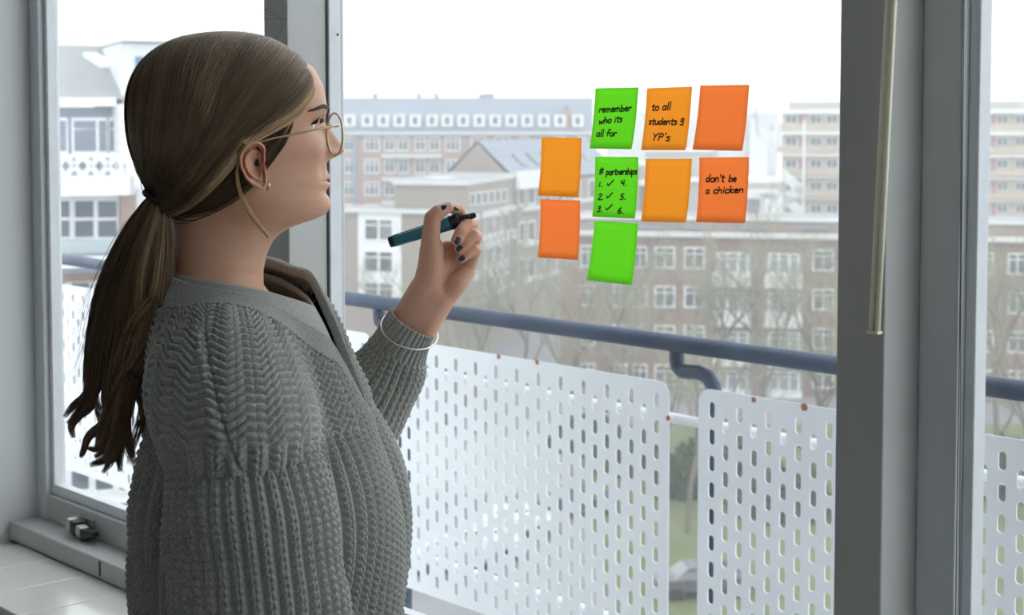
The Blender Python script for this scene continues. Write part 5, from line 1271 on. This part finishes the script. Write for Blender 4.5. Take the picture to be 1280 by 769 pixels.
for k in range(5):
    lock([(345, 48, 0), (352+k*2, 30-k*2, 0), (340-k*4, 10+k*4, 0), (328-k*5, 14+k*3, 0)], [1, 1, 1, 1], 1, .4, D0=1.86, m=20, rs=.00014, seed=k)
def padm(L, m): return [np.stack([np.array([np.interp(np.linspace(0, 1, m), np.linspace(0, 1, x.shape[1]), x[i, :, c]) for c in range(3)]).T for i in range(x.shape[0])]) for x in L]
X = np.concatenate(padm(LST, 24)); o_ = put('loose_strand', strands_mesh('loose_strand', X, np.concatenate([np.repeat(r[:, :1], 24, 1) for r in LRD]), np.concatenate(LTO)), M_hair, hair); o_['kind'] = 'stuff'
# hair tie
M_tie = mat('black_elastic', (.012, .012, .013), .8, bump=(600, .5))
tc_ = A(at(197, 249, 1.80)); axd = A(at(186, 268, 1.80))-tc_; axd /= np.linalg.norm(axd); s1 = np.cross(axd, A(VIEW)); s1 /= np.linalg.norm(s1); s2 = np.cross(axd, s1)
MB(FT).tube([Vector(tc_+s1*.0155*math.cos(a)+s2*.0155*math.sin(a)) for a in np.linspace(0, 2*PI, 40)], .0036, 10, cap=False).build('hair_tie', M_tie, hair, smooth=True)

# ---- bracelet, nails, marker
wr = at(519, 409, 2.05); d = (at(532, 385, 2.05)-at(500, 437, 2.055)).normalized(); s1 = (RIGHT-d*RIGHT.dot(d)).normalized(); s2 = d.cross(s1); s1t = (s1+d*.18).normalized(); s2 = s2 if s2.dot(VIEW) < 0 else -s2; s2 = (s2-d*.35).normalized()
wc = at(512, 413, 2.05)
MB(FT).tube([wc+s1t*.0375*math.cos(a)+s2*.0425*math.sin(a) for a in np.linspace(0, 2*PI, 60)], .0012, 8, cap=False).build('bracelet', M_silver, person, smooth=True)
M_nail = mat('navy_nail_polish', (.012, .022, .075), .12, coat=1)
def nail(px, py, dm, dirpx, w, l, nv):
    """curved plate at a photo point; dirpx = image direction of the fingertip; nv = outward normal (right, up, towards camera)"""
    c = hp(px, py, dm); N = (RIGHT*nv[0]+Vector((0, 0, 1))*nv[1]-VIEW*nv[2]).normalized(); t = RIGHT*dirpx[0]+Vector((0, 0, 1))*-dirpx[1]; t = (t-N*t.dot(N)).normalized(); b = N.cross(t); vs = []; n = 9
    for j in range(n):
        for i in range(n):
            x = (i/(n-1)-.5)*2; y = (j/(n-1)-.5)*2; xx = x*math.sqrt(max(.02, 1-.82*y*y*(y > 0)-.6*y*y*(y <= 0))); vs.append(c+b*(xx*w/2)+t*(y*l/2)-N*(.30*w*xx*xx+.06*l*y*y))
    q = MB(FT); q.add(vs, [(j*n+i, j*n+i+1, (j+1)*n+i+1, (j+1)*n+i) for j in range(n-1) for i in range(n-1)]); o = q.build('fingernail', M_nail, person, smooth=True); s = o.modifiers.new('t', 'SOLIDIFY'); s.thickness = .0008; s.offset = 0
nail(552.5, 257.6, -17, (12, -5), .0098, .0120, (-.25, .75, .62))
nail(571, 259.5, -3, (4, 3), .0085, .0095, (.35, .80, .45))
nail(572, 301, -21.6, (-3, 8), .0080, .0098, (.05, .05, 1))
nail(574.5, 311, -13.2, (-5, 5), .0078, .0092, (.1, -.15, 1))
nail(577.2, 323, -9.3, (-7, 4), .0068, .0084, (-.1, .1, 1))
M_teal = mat('teal_marker_barrel', (.010, .175, .27), .35, coat=.2); M_lab = mat('pale_marker_label', (.55, .6, .75), .4); M_mb = mat('black_marker_plastic', (.014, .014, .016), .35)
m0, m1 = hp(486.5, 303.2, 8), hp(595, 268.5, 3); ax = m1-m0; mk = thing('marker', m0, 'teal blue felt marker with black tip and end, held in her raised left hand', 'marker')
P = lambda k: m0+ax*k
MB(m0).tube([P(0), P(.004), P(.055), P(.06)], [0.00588, 0.00701, 0.00746, 0.00746], 24).build('end_plug', M_mb, mk, smooth=True)
MB(m0).tube([P(.058), P(.06), P(.30), P(.6), P(.70), P(.702)], [0.00723, 0.00768, 0.00836, 0.00904, 0.00949, 0.00904], 32).build('barrel', M_teal, mk, smooth=True)
MB(m0).tube([P(.70), P(.715), P(.80), P(.815)], [0.00904, 0.00972, 0.00881, 0.00678], 32).build('collar', M_mb, mk, smooth=True)
MB(m0).tube([P(.81), P(.82), P(.92), P(.935)], [0.00746, 0.00701, 0.00452, 0.00407], 24).build('nib_holder', M_mb, mk, smooth=True)
MB(m0).tube([P(.93), P(.975), P(1.0)], [0.00407, 0.00373, 0.00249], 12, flat=.5).build('felt_nib', M_mb, mk)
# printed label strip and lines of small print on the barrel
an = ax.normalized(); e1_ = (-VIEW-an*(-VIEW).dot(an)).normalized(); e2_ = an.cross(e1_)
if e2_.z < 0: e2_ = -e2_
def strip(k0, k1, a0_, a1_, rr_, m_, nm, parent=mk):
    q = MB(m0); n = 8; vs = []
    for k in (k0, k1):
        for i in range(n+1): a = a0_+(a1_-a0_)*i/n; R0_ = float(np.interp(k, [.06, .30, .6, .70], [.00768, .00836, .00904, .00949]))+rr_; vs.append(P(k)+(e1_*math.cos(a)+e2_*math.sin(a))*R0_)
    q.add(vs, [(i, i+1, n+2+i, n+1+i) for i in range(n)]); return q.build(nm, m_, parent, smooth=True)
strip(.135, .40, .75, 1.25, .0002, M_lab, 'label')
rb = random.Random(2); q = MB(m0); k = .15
while k < .385:
    w_ = rb.uniform(.006, .016); n = 3; vs = []
    for kk in (k, k+w_):
        for a in (.88, 1.0, 1.12): vs.append(P(kk)+(e1_*math.cos(a)+e2_*math.sin(a))*(float(np.interp(kk, [.06, .30, .6], [.00768, .00836, .00904]))+.00035))
    q.add(vs, [(0, 1, 4, 3), (1, 2, 5, 4)]); k += w_+.004
q.build('label_print', mat('navy_print', (.03, .03, .15), .5), mk)
q = MB(m0); M_pr = mat('light_teal_print', (.12, .38, .46), .5)
for a in (-.75, -.5, -.25, 0, .25, .5):
    k = .10
    while k < .69:
        w_ = rb.uniform(.004, .012); vs = []
        for kk in (k, k+w_):
            for aa in (a-.035, a+.035): vs.append(P(kk)+(e1_*math.cos(aa)+e2_*math.sin(aa))*(float(np.interp(kk, [.06, .30, .6, .7], [.00768, .00836, .00904, .00949]))+.00025))
        q.add(vs, [(0, 1, 3, 2)]); k += w_+.003
q.build('small_print', M_pr, mk)
